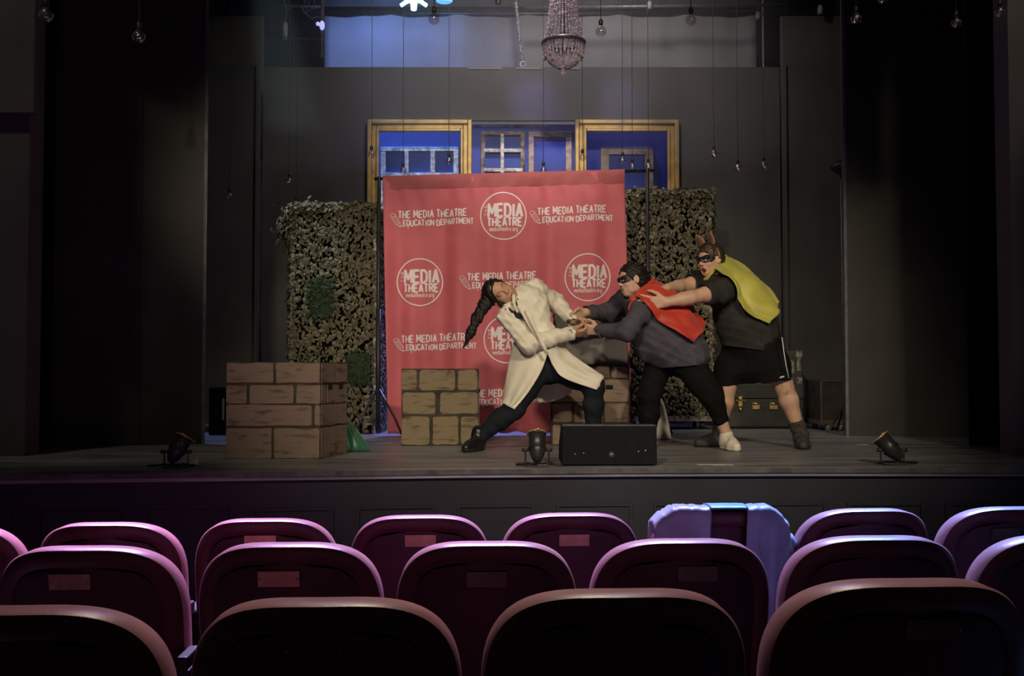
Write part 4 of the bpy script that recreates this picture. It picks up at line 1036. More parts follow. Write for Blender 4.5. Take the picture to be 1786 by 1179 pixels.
# ================================================================== implicit figures
def V(*a): return np.array(a, dtype=np.float64)
def J(px, py, Y): q = at(px, py, Y); return np.array((q.x, q.y, q.z))
def unit(v): v = np.asarray(v, float); return v / np.linalg.norm(v)
class Field:
    """smooth union of tapered limbs and ellipsoids, meshed as one skin"""
    def __init__(s): s.ops = []
    def cone(s, a, b, ra, rb, k=.02, flat=None, op='u'):
        a, b = np.asarray(a, float), np.asarray(b, float); R = max(ra, rb) + k + .02
        s.ops.append((op, k, 'c', (a, b, ra, rb, flat), np.minimum(a, b) - R, np.maximum(a, b) + R)); return s
    def chain(s, pts, rs, k=.02, flat=None):
        for i in range(len(pts) - 1): s.cone(pts[i], pts[i + 1], rs[i], rs[i + 1], k, flat)
        return s
    def ell(s, c, ax, rad, k=.02, op='u'):
        c = np.asarray(c, float); R = max(rad) + k + .02
        s.ops.append((op, k, 'e', (c, np.array(ax, float), np.array(rad, float)), c - R, c + R)); return s
    def plane(s, p, n): s.ops.append(('x', 0, 'p', (np.asarray(p, float), unit(n)), None, None)); return s
    def wrinkle(s, fn): s.ops.append(('w', 0, 'w', fn, None, None)); return s
    @staticmethod
    def prim(kind, q, P):
        if kind == 'c':
            a, b, ra, rb, flat = q; v = P - a; d = b - a
            if flat is not None:
                n, g = flat; v = v + (v @ n)[..., None] * n * (g - 1); d = d + (d @ n) * n * (g - 1)
            t = np.clip((v @ d) / max(d @ d, 1e-9), 0, 1)
            w_ = v - t[..., None] * d
            return np.sqrt(np.einsum('...i,...i', w_, w_)) - (ra + (rb - ra) * t)
        if kind == 'e':
            c, ax, rad = q; l = (P - c) @ ax.T / rad
            k0 = np.sqrt(np.einsum('...i,...i', l, l)) + 1e-9; g = l / rad
            return k0 * (k0 - 1) / (np.sqrt(np.einsum('...i,...i', g, g)) + 1e-9)
        p, n = q; return (P - p) @ n
    @staticmethod
    def mix(op, k, A, d):
        if op == 'u':
            h = np.clip(.5 + .5 * (d - A) / k, 0, 1); return d * (1 - h) + A * h - k * h * (1 - h)
        if op == 's':
            d = -d; h = np.clip(.5 - .5 * (d - A) / k, 0, 1); return d * (1 - h) + A * h + k * h * (1 - h)
        return np.maximum(A, d)
    def eval(s, P):
        A = np.full(P.shape[:-1], 1.0)
        for op, k, kind, q, lo, hi in s.ops:
            A = A + q(P) if op == 'w' else s.mix(op, k, A, s.prim(kind, q, P))
        return A
    def grad(s, P, e=.004):
        g = np.stack([s.eval(P + e * np.eye(3)[i]) - s.eval(P - e * np.eye(3)[i]) for i in range(3)], -1)
        return g / (np.linalg.norm(g, axis=-1, keepdims=True) + 1e-9)
    def mesh(s, h, relax=1):
        lo = np.min([o[4] for o in s.ops if o[0] == 'u'], 0); hi = np.max([o[5] for o in s.ops if o[0] == 'u'], 0)
        n = np.ceil((hi - lo) / h).astype(int) + 1
        X = [lo[i] + h * np.arange(n[i]) for i in range(3)]
        A = np.full(n, 1.0, dtype=np.float32)
        for op, k, kind, q, l, u in s.ops:
            if op in 'us':
                i0 = np.maximum(((l - lo) / h).astype(int), 0); i1 = np.minimum(((u - lo) / h).astype(int) + 2, n)
                sl = tuple(slice(a, b) for a, b in zip(i0, i1))
                P = np.stack(np.meshgrid(*[X[i][sl[i]] for i in range(3)], indexing='ij'), -1)
                A[sl] = s.mix(op, k, A[sl].astype(np.float64), s.prim(kind, q, P))
            elif op == 'x':
                p, nn = q
                A = np.maximum(A, ((X[0] - p[0]) * nn[0])[:, None, None] + ((X[1] - p[1]) * nn[1])[None, :, None] + ((X[2] - p[2]) * nn[2])[None, None, :]).astype(np.float32)
            else:
                I = np.nonzero(np.abs(A) < .06)
                P = np.stack([X[i][I[i]] for i in range(3)], -1); A[I] += q(P)
        S = A < 0; cid, cpos, quads = [], [], []
        dims = n - 1
        for ax in range(3):
            a = [slice(None)] * 3; b = [slice(None)] * 3; a[ax] = slice(0, -1); b[ax] = slice(1, None)
            I = np.argwhere(S[tuple(a)] != S[tuple(b)])
            u, v = (ax + 1) % 3, (ax + 2) % 3
            I = I[(I[:, u] > 0) & (I[:, v] > 0) & (I[:, u] < dims[u]) & (I[:, v] < dims[v])]
            e = np.zeros(3, int); e[ax] = 1; I2 = I + e
            va, vb = A[tuple(I.T)].astype(float), A[tuple(I2.T)].astype(float)
            pos = I + e * (va / (va - vb))[:, None]
            q4 = []
            for du, dv in ((-1, -1), (0, -1), (0, 0), (-1, 0)):
                c = I.copy(); c[:, u] += du; c[:, v] += dv
                f = (c[:, 0] * dims[1] + c[:, 1]) * dims[2] + c[:, 2]
                q4.append(f); cid.append(f); cpos.append(pos)
            q4 = np.stack(q4, 1); ins = S[tuple(I.T)]
            q4[~ins] = q4[~ins][:, ::-1]; quads.append(q4)
        cid = np.concatenate(cid); cpos = np.concatenate(cpos); quads = np.concatenate(quads)
        uq, inv = np.unique(cid, return_inverse=True); cnt = np.bincount(inv)
        vt = np.stack([np.bincount(inv, cpos[:, i]) / cnt for i in range(3)], 1) * h + lo
        qd = np.searchsorted(uq, quads)
        for _ in range(relax):
            acc = np.zeros_like(vt); c2 = np.zeros(len(vt))
            for i in range(4):
                for j_ in ((i + 1) % 4, (i - 1) % 4):
                    for d in range(3): acc[:, d] += np.bincount(qd[:, i], vt[qd[:, j_], d], len(vt))
                    c2 += np.bincount(qd[:, i], minlength=len(vt))
            vt = vt * .5 + .5 * acc / c2[:, None]
        return vt, qd
def skin_object(name, vt, qd, mats_, parent, O, assign=None):
    me = bpy.data.meshes.new(name); n, f = len(vt), len(qd)
    me.vertices.add(n); me.vertices.foreach_set('co', (vt - np.array(O)).astype(np.float32).ravel())
    me.loops.add(4 * f); me.loops.foreach_set('vertex_index', qd.astype(np.int32).ravel())
    me.polygons.add(f); me.polygons.foreach_set('loop_start', np.arange(f, dtype=np.int32) * 4)
    me.polygons.foreach_set('loop_total', np.full(f, 4, np.int32))
    me.polygons.foreach_set('use_smooth', np.ones(f, bool))
    ms = mats_ if isinstance(mats_, list) else [mats_]
    for m_ in ms: me.materials.append(m_)
    if assign is not None: me.polygons.foreach_set('material_index', assign(vt[qd].mean(1)).astype(np.int32))
    me.update(calc_edges=True)
    o = bpy.data.objects.new(name, me); C.objects.link(o); o.parent = parent
    return o
def frame_of(f, u):
    f = unit(f); u = np.asarray(u, float); u = unit(u - f * (u @ f)); return f, u, np.cross(f, u)   # s = f x u : the figure's right

def hand(F, wrist, d, pn, side, curl=(.5, .6, .4), sc=1.0, spread=.0, thumb=.6):
    """five fingers: d to the knuckles, pn out of the palm, side = where the thumb leaves"""
    d = unit(d); pn = unit(pn - d * (np.asarray(pn) @ d)); s = np.cross(d, pn)
    if s @ np.asarray(side) < 0: s = -s
    wrist = np.asarray(wrist, float)
    offs = [.031, .0105, -.0105, -.030]; lens = [.074, .083, .077, .060]; kn = [.088, .092, .087, .078]
    for i in range(4):
        a = wrist + s * offs[i] * .55 * sc; b = wrist + d * kn[i] * sc + s * offs[i] * sc
        F.cone(a, b, .0165 * sc, .0125 * sc, .012)
        dr = unit(d + s * spread * (1.5 - i) * .22); p = b; ang = 0
        for q, (fr, cu) in enumerate(zip((.45, .31, .24), curl)):
            ang += cu; nd = dr * math.cos(ang) + pn * math.sin(ang)
            e = p + nd * lens[i] * fr * sc
            F.cone(p, e, (.0100 - .0010 * q) * sc, (.0092 - .0010 * q) * sc, .004); p = e
    a = wrist + d * .022 * sc + s * .026 * sc
    b = a + unit(d * .75 + s * .75 + pn * .35) * .045 * sc
    c = b + unit(d * .9 + s * (.5 - thumb * .7) + pn * (.3 + thumb * .5)) * .034 * sc
    e = c + unit(d * .9 + s * (.2 - thumb * .9) + pn * (.3 + thumb * .6)) * .026 * sc
    F.cone(a, b, .017 * sc, .0125 * sc, .012); F.cone(b, c, .0118 * sc, .0105 * sc, .006); F.cone(c, e, .0105 * sc, .0085 * sc, .004)

def head(F, c, f, u, sc=1.0, mouth=0.0):
    f, u, s = frame_of(f, u); L = lambda a, b, d: c + (f * a + s * b + u * d) * sc
    ax = [f, s, u]
    F.ell(L(-.012, 0, .032), ax, V(.098, .077, .092) * sc, .02)
    F.ell(L(.026, 0, -.040), ax, V(.066, .059, .078) * sc, .03)
    F.ell(L(.050, 0, -.092), ax, V(.030, .028, .022) * sc, .025)                 # chin
    for e in (-1, 1):
        F.ell(L(.050, e * .040, -.022), ax, V(.030, .024, .024) * sc, .02)       # cheekbone
        F.ell(L(.018, e * .050, -.065), ax, V(.035, .014, .026) * sc, .02)       # jaw corner
        F.ell(L(.092, e * .031, .010), ax, V(.020, .018, .011) * sc, .014, 's')  # eye socket
        F.ell(L(.074, e * .031, .008), ax, V(.014, .015, .012) * sc, .006)       # lids
        F.ell(L(.078, e * .030, .026), ax, V(.014, .024, .008) * sc, .012)       # brow
        F.ell(L(-.008, e * .079, .000), [unit(f - .5 * e * s), unit(s + .5 * e * f), u], V(.019, .007, .031) * sc, .006)   # ear
        F.ell(L(-.002, e * .087, .003), ax, V(.009, .006, .017) * sc, .005, 's')
    F.cone(L(.086, 0, .020), L(.104, 0, -.018), .0085 * sc, .012 * sc, .012)      # nose
    for e in (-1, 1): F.ell(L(.094, e * .0115, -.023), ax, V(.011, .008, .008) * sc, .007)
    F.cone(L(.081, -.020, -.055), L(.081, .020, -.055), .0085 * sc, .0085 * sc, .008)   # lips
    F.cone(L(.078, -.017, -.067 - mouth * .02), L(.078, .017, -.067 - mouth * .02), .0085 * sc, .0085 * sc, .008)
    if mouth: F.ell(L(.092, 0, -.062 - mouth * .01), ax, V(.030, .021, .006 + .012 * mouth) * sc, .006, 's')
    else: F.ell(L(.094, 0, -.061), ax, V(.014, .024, .0022) * sc, .004, 's')
    return L, ax
def eyes(parent, L, sc, O, M_eye):
    for e in (-1, 1):
        p = L(.078, e * .031, .009) - np.array(O)
        m = MB(); m.ball(p, .0125 * sc, 10); eb = m.build('eyeball', M_eye, parent, True)
        m = MB(); q = L(.0865, e * .031, .009) - np.array(O); m.ball(q, .0062 * sc, 8); m.build('iris', mat('dark_iris', (.03, .018, .01), .2), eb, True)
def surf_grid(F, pts, off, iters=14):
    """push points of a cloth on to the outside of a field"""
    P = np.array(pts, float); sh = P.shape; P = P.reshape(-1, 3)
    for _ in range(iters):
        d = F.eval(P); g = F.grad(P); mv = np.where(d < off, off - d, 0)
        if mv.max() < .0008: break
        P = P + g * (mv * .8)[:, None]
    return P.reshape(sh)
def cloth(name, P, mtl, parent, O, th=.005):
    m = MB(); m.grid([[Vector(p) for p in row] for row in P])
    return m.build(name, mtl, parent, True, solid=th, origin=O)
def cape(F, near, far, nn, off, ripple, sag=0.0):
    """cloth between two edge curves, laid over the field"""
    nu, nv = nn; P = []
    for i in range(nu + 1):
        t = i / nu; a = np.array(poly_at([Vector(p) for p in near], t)); b = np.array(poly_at([Vector(p) for p in far], t)); row = []
        for j in range(nv + 1):
            s = j / nv; row.append(a * (1 - s) + b * s)
        P.append(row)
    P = surf_grid(F, P, off)
    G_ = F.grad(P.reshape(-1, 3)).reshape(P.shape)
    for i in range(nu + 1):
        for j in range(nv + 1): P[i, j] += G_[i, j] * ripple(i / nu, j / nv)
    return P
def mask(F, L, parent, O, sc, mtl):
    """domino mask: a shell pressed on the face with two eye openings"""
    f0, s0, u0 = L(1, 0, 0) - L(0, 0, 0), L(0, 1, 0) - L(0, 0, 0), L(0, 0, 1) - L(0, 0, 0)
    f0, s0, u0 = unit(f0), unit(s0), unit(u0); c = L(0, 0, .012)
    nb, nd = 72, 20; pts = []
    for i in range(nb + 1):
        b = -1 + 2 * i / nb; phi = b * 1.18; row = []
        top = .026 - .004 * math.cos(b * 7) + .004 * abs(b); bot = -.024 + .014 * math.exp(-(b / .16) ** 2) + .004 * max(0, abs(b) - .6) * 2
        if abs(b) > .8: q = (abs(b) - .8) / .2; top = lerp(top, .010, q); bot = lerp(bot, -.006, q)
        for j in range(nd + 1):
            d = lerp(bot, top, j / nd) * sc
            row.append(c + u0 * d + (f0 * math.cos(phi) + s0 * math.sin(phi)) * .16 * sc)
        pts.append(row)
    P = np.array(pts); base = c + ((P - c) @ u0)[..., None] * u0; dr = base - P; dr /= np.linalg.norm(dr, axis=-1, keepdims=True)
    Q = P.reshape(-1, 3); D = dr.reshape(-1, 3)
    for _ in range(40): Q = Q + D * np.maximum(F.eval(Q) - .0045, 0)[:, None] * .8
    Q = Q.reshape(P.shape)
    m = MB(); ok = []
    vs = [Vector(q) - Vector(O) for q in Q.reshape(-1, 3)]; n = nd + 1
    for i in range(nb):
        for j in range(nd):
            mid = (Q[i, j] + Q[i + 1, j + 1]) / 2 - L(0, 0, 0)
            a, b = (mid @ s0) / sc, (mid @ u0) / sc
            if ((abs(a) - .033) / .0155) ** 2 + ((b - .008) / .0095) ** 2 < 1: continue
            ok.append((i * n + j, (i + 1) * n + j, (i + 1) * n + j + 1, i * n + j + 1))
    m.add(vs, ok); return m.build('mask', mtl, parent, True, solid=.002)
def shoe(F, ank, toe, w_=.043, top=.055, high=.0):
    ank, toe = np.asarray(ank, float), np.asarray(toe, float); d = toe - ank; d[2] = 0; d = unit(d)
    hz = V(ank[0], ank[1], 0)
    heel = hz - d * .035 + V(0, 0, .040); ball = hz + d * .115 + V(0, 0, .034); tip = hz + d * .165 + V(0, 0, .030)
    F.cone(heel, ball, w_ * .82, w_ * 1.02, .03); F.cone(ball, tip, w_ * 1.0, w_ * .72, .02)
    F.cone(hz + d * .05 + V(0, 0, .062), hz + V(0, 0, top + .02), .034, .043, .03)
    F.cone(hz + V(0, 0, .05), np.array((ank[0], ank[1], ank[2] * .5 + .05 + high)), .043, .046, .03)
    F.plane((0, 0, .0035), (0, 0, -1))
def sole(F, parent, O, mtl):
    G2 = Field(); G2.ops = [o for o in F.ops]; G2.wrinkle(lambda P: -.0045 + 0 * P[:, 0]); G2.plane((0, 0, .022), (0, 0, 1)); G2.plane((0, 0, .001), (0, 0, -1))
    v, q = G2.mesh(.005, 1); return skin_object('sole', v, q, mtl, parent, O)
def folds(seed, amp, fr, dirs):
    rr = np.random.default_rng(seed); ph = rr.uniform(0, 6.28, (len(dirs), 3)); D = [unit(d) for d in dirs]
    def fn(P):
        w_ = np.zeros(len(P))
        for i, d in enumerate(D):
            t = P @ d * fr * (1 + .23 * i) + 1.7 * np.sin(P[:, 0] * 7 + ph[i, 0]) + 1.4 * np.sin(P[:, 2] * 9 + ph[i, 1])
            w_ += (np.abs(np.sin(t * .5 + ph[i, 2])) - .6) * 2 * amp / (1 + .5 * i)
        return w_
    return fn

M_skin = mat('warm_skin', (0.56, 0.35, 0.25), 0.5, 0.06, 14, 0.03, subsurf=.08)
M_skin2 = mat('tan_skin', (0.50, 0.29, 0.19), 0.5, 0.06, 14, 0.03, subsurf=.08)
M_lip = mat('lip_skin', (0.42, 0.17, 0.14), 0.45, 0.06, 14)
M_mouth = mat('mouth_inside', (0.10, 0.025, 0.02), 0.5, 0.1, 14)
M_eye = mat('eye_white', (0.75, 0.72, 0.68), 0.2, 0.03, 10)
M_hair = mat('black_hair', (0.018, 0.014, 0.013), 0.4, 0.4, 26, 0.5, stretch=(1, 1, 5), bscale=70)
M_hair2 = mat('brown_hair', (0.055, 0.032, 0.02), 0.5, 0.4, 26, 0.5, bscale=80)
M_mask = mat('black_mask', (0.008, 0.008, 0.009), 0.45, 0.2, 10)
M_coat = mat('cream_lab_coat', (0.74, 0.70, 0.58), 0.75, 0.06, 6, 0.12, bscale=120)
M_navy = mat('navy_leggings', (0.014, 0.018, 0.026), 0.8, 0.15, 10, 0.1, spec=.15, bscale=200)
M_sweat = mat('slate_sweatshirt', (0.072, 0.069, 0.085), 0.9, 0.10, 8, 0.15, spec=.15, bscale=260)
M_blackcl = mat('black_jersey', (0.0065, 0.006, 0.0065), 0.85, 0.15, 10, 0.1, spec=.12, bscale=200)
M_tee = mat('charcoal_tee', (0.032, 0.031, 0.029), 0.9, 0.10, 8, 0.1, spec=.15, bscale=260)
M_redc = mat('red_satin', (0.50, 0.040, 0.020), 0.55, 0.12, 5, 0.05, sheen=.2)
M_yelc = mat('yellow_satin', (0.46, 0.44, 0.075), 0.52, 0.10, 5, 0.05, sheen=.2)
M_boot = mat('black_leather', (0.013, 0.012, 0.012), 0.28, 0.2, 12, 0.05)
M_white = mat('white_leather', (0.66, 0.60, 0.52), 0.5, 0.06, 12, 0.05)
M_soleb = mat('rubber_sole', (0.02, 0.02, 0.02), 0.7)
M_solew = mat('pale_sole', (0.55, 0.50, 0.42), 0.6)
M_greysh = mat('dark_grey_mesh', (0.042, 0.04, 0.038), 0.7, 0.2, 40, 0.2)
M_sock = mat('dark_sock', (0.05, 0.046, 0.043), 0.9, 0.2, 60, 0.3)
YV = V(0, 1, 0)

# ------------------------------------------------------------------ person in the cream coat
B = 7.15
pers = thing('person', 'person in a long cream coat leaning back as their hands are pulled', 'person', at(940, 783, B).to_tuple()[:2] + (0,), group='performers on stage'); O = pers.location
j = {k: J(x, y, B + d) for k, (x, y, d) in dict(pel=(953, 634, .02), hR=(941, 640, 0), hL=(968, 641, .03), kR=(897, 713, -.07), aR=(834, 760, -.06), tR=(818, 783, -.17),
     kL=(1036, 672, -.10), aL=(1034, 764, .0), tL=(1046, 780, -.15), waist=(938, 598, .01), chest=(917, 536, .01), nk=(905, 527, -.02), sR=(889, 551, -.06), eR=(922, 601, -.17), wR=(995, 581, -.10),
     sL=(931, 508, .08), eL=(972, 531, .20), wL=(999, 559, .05), hd=(873, 511, -.05)).items()}
Bo = Field()
hf, hu = V(.28, -.92, .10), V(-.93, -.15, .42)
L, ax = head(Bo, j['hd'], hf, hu, 1.0)
Bo.cone(L(-.02, 0, -.05), j['nk'], .050, .058, .03)
Bo.chain([j['nk'], j['chest'], j['waist'], j['pel']], [.07, .125, .105, .125], .04, (YV, 1.3))
Bo.cone(j['sR'], j['sL'], .055, .055, .04)
for s in 'RL':
    Bo.chain([j['s' + s], j['e' + s], j['w' + s]], [.048, .038, .027], .02)
    Bo.chain([j['h' + s], j['k' + s], j['a' + s]], [.078, .055, .036], .03)
hand(Bo, j['wR'], V(.97, .05, .02), V(.1, .55, .85), V(0, -1, .3), (.75, .9, .6), .95, 0, .7)
hand(Bo, j['wL'], V(.95, -.1, -.1), V(.1, -.5, -.85), V(0, -1, .3), (.75, .9, .6), .95, 0, .7)
v, q = Bo.mesh(.0042)
lipc = L(.085, 0, -.061)
skin_object('body', v, q, [M_skin2, M_lip], pers, O, lambda c: (((c - lipc) @ np.array(ax).T / V(.02, .023, .011)) ** 2).sum(1) < 1)
m = MB()
for e in (-1, 1): m.tube([L(.088, e * .018, .026) - np.array(O), L(.089, e * .034, .031) - np.array(O), L(.078, e * .050, .026) - np.array(O)], .0032, 6)
m.build('eyebrow', M_hair, pers, True)
# hair: cap, ponytail flung left, loose lock
Hh = Field(); f_, u_, s_2 = frame_of(hf, hu)
Hh.ell(L(-.022, 0, .038), ax, V(.104, .088, .097), .02)
Hh.ell(L(-.05, 0, -.03), ax, V(.065, .072, .085), .03)
Hh.ell(L(.085, 0, -.030), ax, V(.085, .070, .105), .02, 's')
tail = [L(-.085, .0, .035), J(845, 532, B - .04), J(833, 553, B - .05), J(821, 580, B - .06), J(809, 606, B - .05)]
Hh.chain(tail, [.046, .040, .034, .027, .008], .04)
Hh.chain([L(-.03, .06, -.06), J(886, 541, B - .12), J(905, 551, B - .16), J(922, 557, B - .175)], [.03, .018, .015, .006], .02)
Hh.chain([L(.0, .065, -.02), J(898, 533, B - .11), J(903, 522, B - .10)], [.018, .014, .012], .02)
Hh.wrinkle(lambda P: .003 * np.sin((P @ unit(V(.9, .2, .35))) * 190 + 3 * np.sin(P[:, 2] * 30)))
v, q = Hh.mesh(.0055); skin_object('hair', v, q, M_hair, pers, O)
# coat
Co = Field()
Co.chain([j['nk'] + V(.02, 0, -.01), j['chest'], j['waist'], J(950, 632, B + .02)], [.085, .155, .140, .158], .05, (YV, 1.25))
Co.cone(j['sR'], j['sL'], .088, .090, .05)
for s in 'RL':
    w2 = j['w' + s] + unit(j['w' + s] - j['e' + s]) * .01
    Co.chain([j['s' + s], j['e' + s], w2], [.076, .066, .050], .03)
Co.wrinkle(folds(3, .0045, 60, [V(.6, 0, .8), V(-.5, .3, .9), V(.9, .2, -.3)]))
Co.wrinkle(folds(8, .003, 120, [V(.4, .2, .9), V(.8, 0, .6)]))
for s in 'RL':
    n_ = unit(j['w' + s] - j['e' + s])
    Co.ops.append(('s', .004, 'c', (j['w' + s] - n_ * .012, j['w' + s] + n_ * .08, .041, .044, None), j['w' + s] - .15, j['w' + s] + .15))
Co.plane(J(955, 618, B), V(.12, 0, -1))
v, q = Co.mesh(.006, 1); coat = skin_object('coat', v, q, M_coat, pers, O)
# collar and lapels
def band(name, pts, rs, mtl, parent, n=10):
    m = MB(); m.tube([Vector(poly_at([Vector(p) for p in pts], t / 16)) - Vector(O) for t in range(17)], rs, n); return m.build(name, mtl, parent, True)
band('collar', surf_grid(Co, [J(896, 515, B - .14), J(897, 530, B - .17), J(904, 545, B - .18)], .004), .013, M_coat, coat)
P = surf_grid(Co, [[J(x0 + (x1 - x0) * t, y0 + (y1 - y0) * t, B - .22) for t in np.linspace(0, 1, 9)] for (x0, y0, x1, y1) in ((900, 522, 917, 527), (906, 541, 927, 547), (920, 566, 935, 572), (936, 592, 942, 594))], .006)
cloth('lapel', P, M_coat, coat, O, .006)
P = surf_grid(Co, [[J(x + dx, y, B - .25) for dx in (-3.2, 0, 3.2)] for x, y in ((918, 540), (927, 560), (938, 582), (947, 602), (955, 617))], .005)
cloth('placket', P, M_coat, coat, O, .005)
# coat skirt panels
le = [V(p, y_, d) for p, y_, d in ((897, 596, .03), (887, 636, .0), (880, 676, -.03), (876, 703, -.03))]
re = [V(p, y_, d) for p, y_, d in ((957, 610, -.13), (945, 645, -.15), (923, 682, -.16), (897, 714, -.16))]
def panel(a_, b_, bulge, wrapv, nu=26, nv=24, seed=0):
    P = []
    for i in range(nu + 1):
        t = i / nu; a = np.array(poly_at([Vector(p) for p in a_], t)); b = np.array(poly_at([Vector(p) for p in b_], t)); row = []
        for k in range(10):
            w_ = 1 - k / 10; row.append(J(a[0] + wrapv[0] * w_, a[1] + wrapv[1] * w_, B + a[2] + wrapv[2] * w_ + .01 * math.sin(w_ * 9 + seed)))
        for k in range(nv + 1):
            s = k / nv; c = a * (1 - s) + b * s
            row.append(J(c[0], c[1], B + c[2] - bulge * math.sin(math.pi * s) + .012 * t * math.sin(s * 13 + seed + 2 * t)))
        P.append(row)
    return np.array(P)
Leg = Field()
Leg.chain([j['pel'], j['pel'] + V(0, .01, -.02)], [.13, .13], .05, (YV, 1.2))
for s in 'RL': Leg.chain([j['h' + s], j['k' + s] * .55 + j['h' + s] * .45, j['k' + s], j['k' + s] * .62 + j['a' + s] * .38, j['a' + s] + V(0, 0, -.02)], [.098, .080, .070, .068, .045], .04)
Leg.wrinkle(folds(5, .002, 90, [V(.7, .1, .7), V(.2, .4, .9)]))
P = surf_grid(Leg, panel(le, re, .05, (34, 6, .26), seed=1), .012); cloth('left_skirt', P, M_coat, coat, O, .007)
ue = [V(p, y_, d) for p, y_, d in ((984, 592, .04), (991, 612, .02), (1012, 629, -.06), (1052, 656, -.10))]
lo_ = [V(p, y_, d) for p, y_, d in ((953, 612, -.14), (966, 640, -.14), (985, 660, -.17), (1041, 680, -.18))]
P = surf_grid(Leg, panel(ue, lo_, .03, (2, 26, .20), seed=3), .012); cloth('right_skirt', P, M_coat, coat, O, .007)
bl = [V(p, y_, d) for p, y_, d in ((925, 630, .20), (934, 665, .22), (938, 692, .22))]
br = [V(p, y_, d) for p, y_, d in ((992, 625, .20), (996, 660, .22), (997, 684, .22))]
P = panel(bl, br, -.03, (0, 0, 0), seed=5)
for i in range(len(P)):
    for k in range(len(P[0])): P[i, k, 2] += -.05 * (i / len(P)) * math.sin(k / len(P[0]) * math.pi)
cloth('back_skirt', P, M_coat, coat, O, .007)
v, q = Leg.mesh(.006); skin_object('leggings', v, q, M_navy, pers, O)
for a, t in (('aR', 'tR'), ('aL', 'tL')):
    Sh = Field(); shoe(Sh, j[a], j[t], .044, .07, .03); v, q = Sh.mesh(.005); so = skin_object('boot', v, q, M_boot, pers, O); sole(Sh, so, O, M_soleb)
    d = unit((j[t] - j[a]) * V(1, 1, 0)); sd = V(-d[1], d[0], 0); m = MB()
    for k in range(4):
        c = V(j[a][0], j[a][1], 0) + d * (.09 - .022 * k) + V(0, 0, .078 + .012 * k); cs = surf_grid(Sh, [c - sd * .02, c + V(0, 0, .01), c + sd * .02], .003)
        m.tube([Vector(x) - Vector(O) for x in cs], .0032, 5)
    m.build('lace', M_soleb, so, True)

# ------------------------------------------------------------------ person with the red cape
B = 7.20
pers = thing('person', 'masked person in a slate sweatshirt and red cape pulling with both hands', 'person', at(1180, 781, B).to_tuple()[:2] + (0,), group='performers on stage'); O = pers.location
j = {k: J(x, y, B + d) for k, (x, y, d) in dict(pel=(1186, 622, 0), hA=(1152, 628, .07), hB=(1196, 628, -.04), kA=(1132, 688, .02), aA=(1131, 762, .08), tA=(1112, 775, .02),
     kB=(1241, 690, -.09), aB=(1267, 757, -.03), tB=(1284, 775, -.19), waist=(1160, 588, 0), chest=(1132, 542, 0), nk=(1119, 519, -.01), sN=(1121, 540, -.14), eN=(1094, 577, -.24), wN=(1046, 577, -.12),
     sF=(1094, 520, .13), eF=(1060, 545, .22), wF=(1022, 545, .03), hd=(1101, 490, -.06)).items()}
Bo = Field(); hf, hu = V(-.92, -.36, -.14), V(-.22, .0, .97)
L, ax = head(Bo, j['hd'], hf, hu, .93)
Bo.cone(L(-.03, 0, -.05), j['nk'], .050, .058, .03)
Bo.chain([j['nk'], j['chest'], j['waist'], j['pel']], [.07, .13, .13, .14], .04, (YV, 1.1))
Bo.cone(j['sN'], j['sF'], .055, .055, .04)
for s in 'NF': Bo.chain([j['s' + s], j['e' + s], j['w' + s]], [.05, .04, .030], .02)
for s in 'AB': Bo.chain([j['h' + s], j['k' + s], j['k' + s] * .6 + j['a' + s] * .4, j['a' + s]], [.085, .058, .054, .036], .03)
for s in 'AB': Bo.cone(j['a' + s], V(j['a' + s][0], j['a' + s][1], .05), .036, .036, .02)
hand(Bo, j['wN'], V(-.96, .05, .12), V(-.2, .75, .55), V(0, -.4, 1), (.45, .75, .5), 1.0, .3, .6)
hand(Bo, j['wF'], V(-.92, -.15, -.3), V(-.3, -.75, -.5), V(0, -.3, 1), (.45, .75, .5), 1.0, .3, .6)
v, q = Bo.mesh(.0042); lipc = L(.084, 0, -.061)
skin_object('body', v, q, [M_skin, M_lip], pers, O, lambda c: (((c - lipc) @ np.array(ax).T / V(.02, .023, .011)) ** 2).sum(1) < 1)
eyes(pers, L, .93, O, M_eye)
mask(Bo, L, pers, O, .93, M_mask)
Hh = Field()
Hh.ell(L(-.024, 0, .040), ax, V(.106, .090, .098), .02)
Hh.ell(L(-.055, 0, -.012), ax, V(.066, .074, .066), .03)
Hh.ell(L(-.115, 0, .005), ax, V(.050, .046, .048), .03)
Hh.ell(L(.085, 0, -.036), ax, V(.088, .072, .108), .02, 's')
for e in (-1, 1): Hh.ell(L(-.004, e * .085, -.006), ax, V(.026, .022, .036), .01, 's')
Hh.wrinkle(lambda P: .0028 * np.sin((P @ unit(V(.2, .2, .95))) * 230 + 4 * np.sin(P[:, 0] * 30)))
v, q = Hh.mesh(.005); skin_object('hair', v, q, M_hair, pers, O)
Sw = Field()
Sw.chain([j['nk'] + V(.025, 0, -.02), j['chest'], j['waist'], j['pel'] + V(.01, 0, .015)], [.085, .160, .205, .200], .05, (YV, 1.0))
Sw.cone(J(1128, 600, B), J(1150, 612, B), .10, .10, .06, (YV, .9))
Sw.cone(j['sN'], j['sF'], .080, .080, .05)
for s in 'NF':
    Sw.chain([j['s' + s], j['e' + s], j['w' + s]], [.078, .070, .048], .035)
    n_ = unit(j['w' + s] - j['e' + s])
Sw.wrinkle(folds(13, .005, 48, [V(.7, .1, .7), V(-.6, .3, .8), V(.9, .4, .1)]))
Sw.wrinkle(folds(17, .0025, 120, [V(.4, .2, .9)]))
for s in 'NF':
    n_ = unit(j['w' + s] - j['e' + s])
    Sw.ops.append(('s', .004, 'c', (j['w' + s] - n_ * .012, j['w' + s] + n_ * .08, .040, .043, None), j['w' + s] - .15, j['w' + s] + .15))
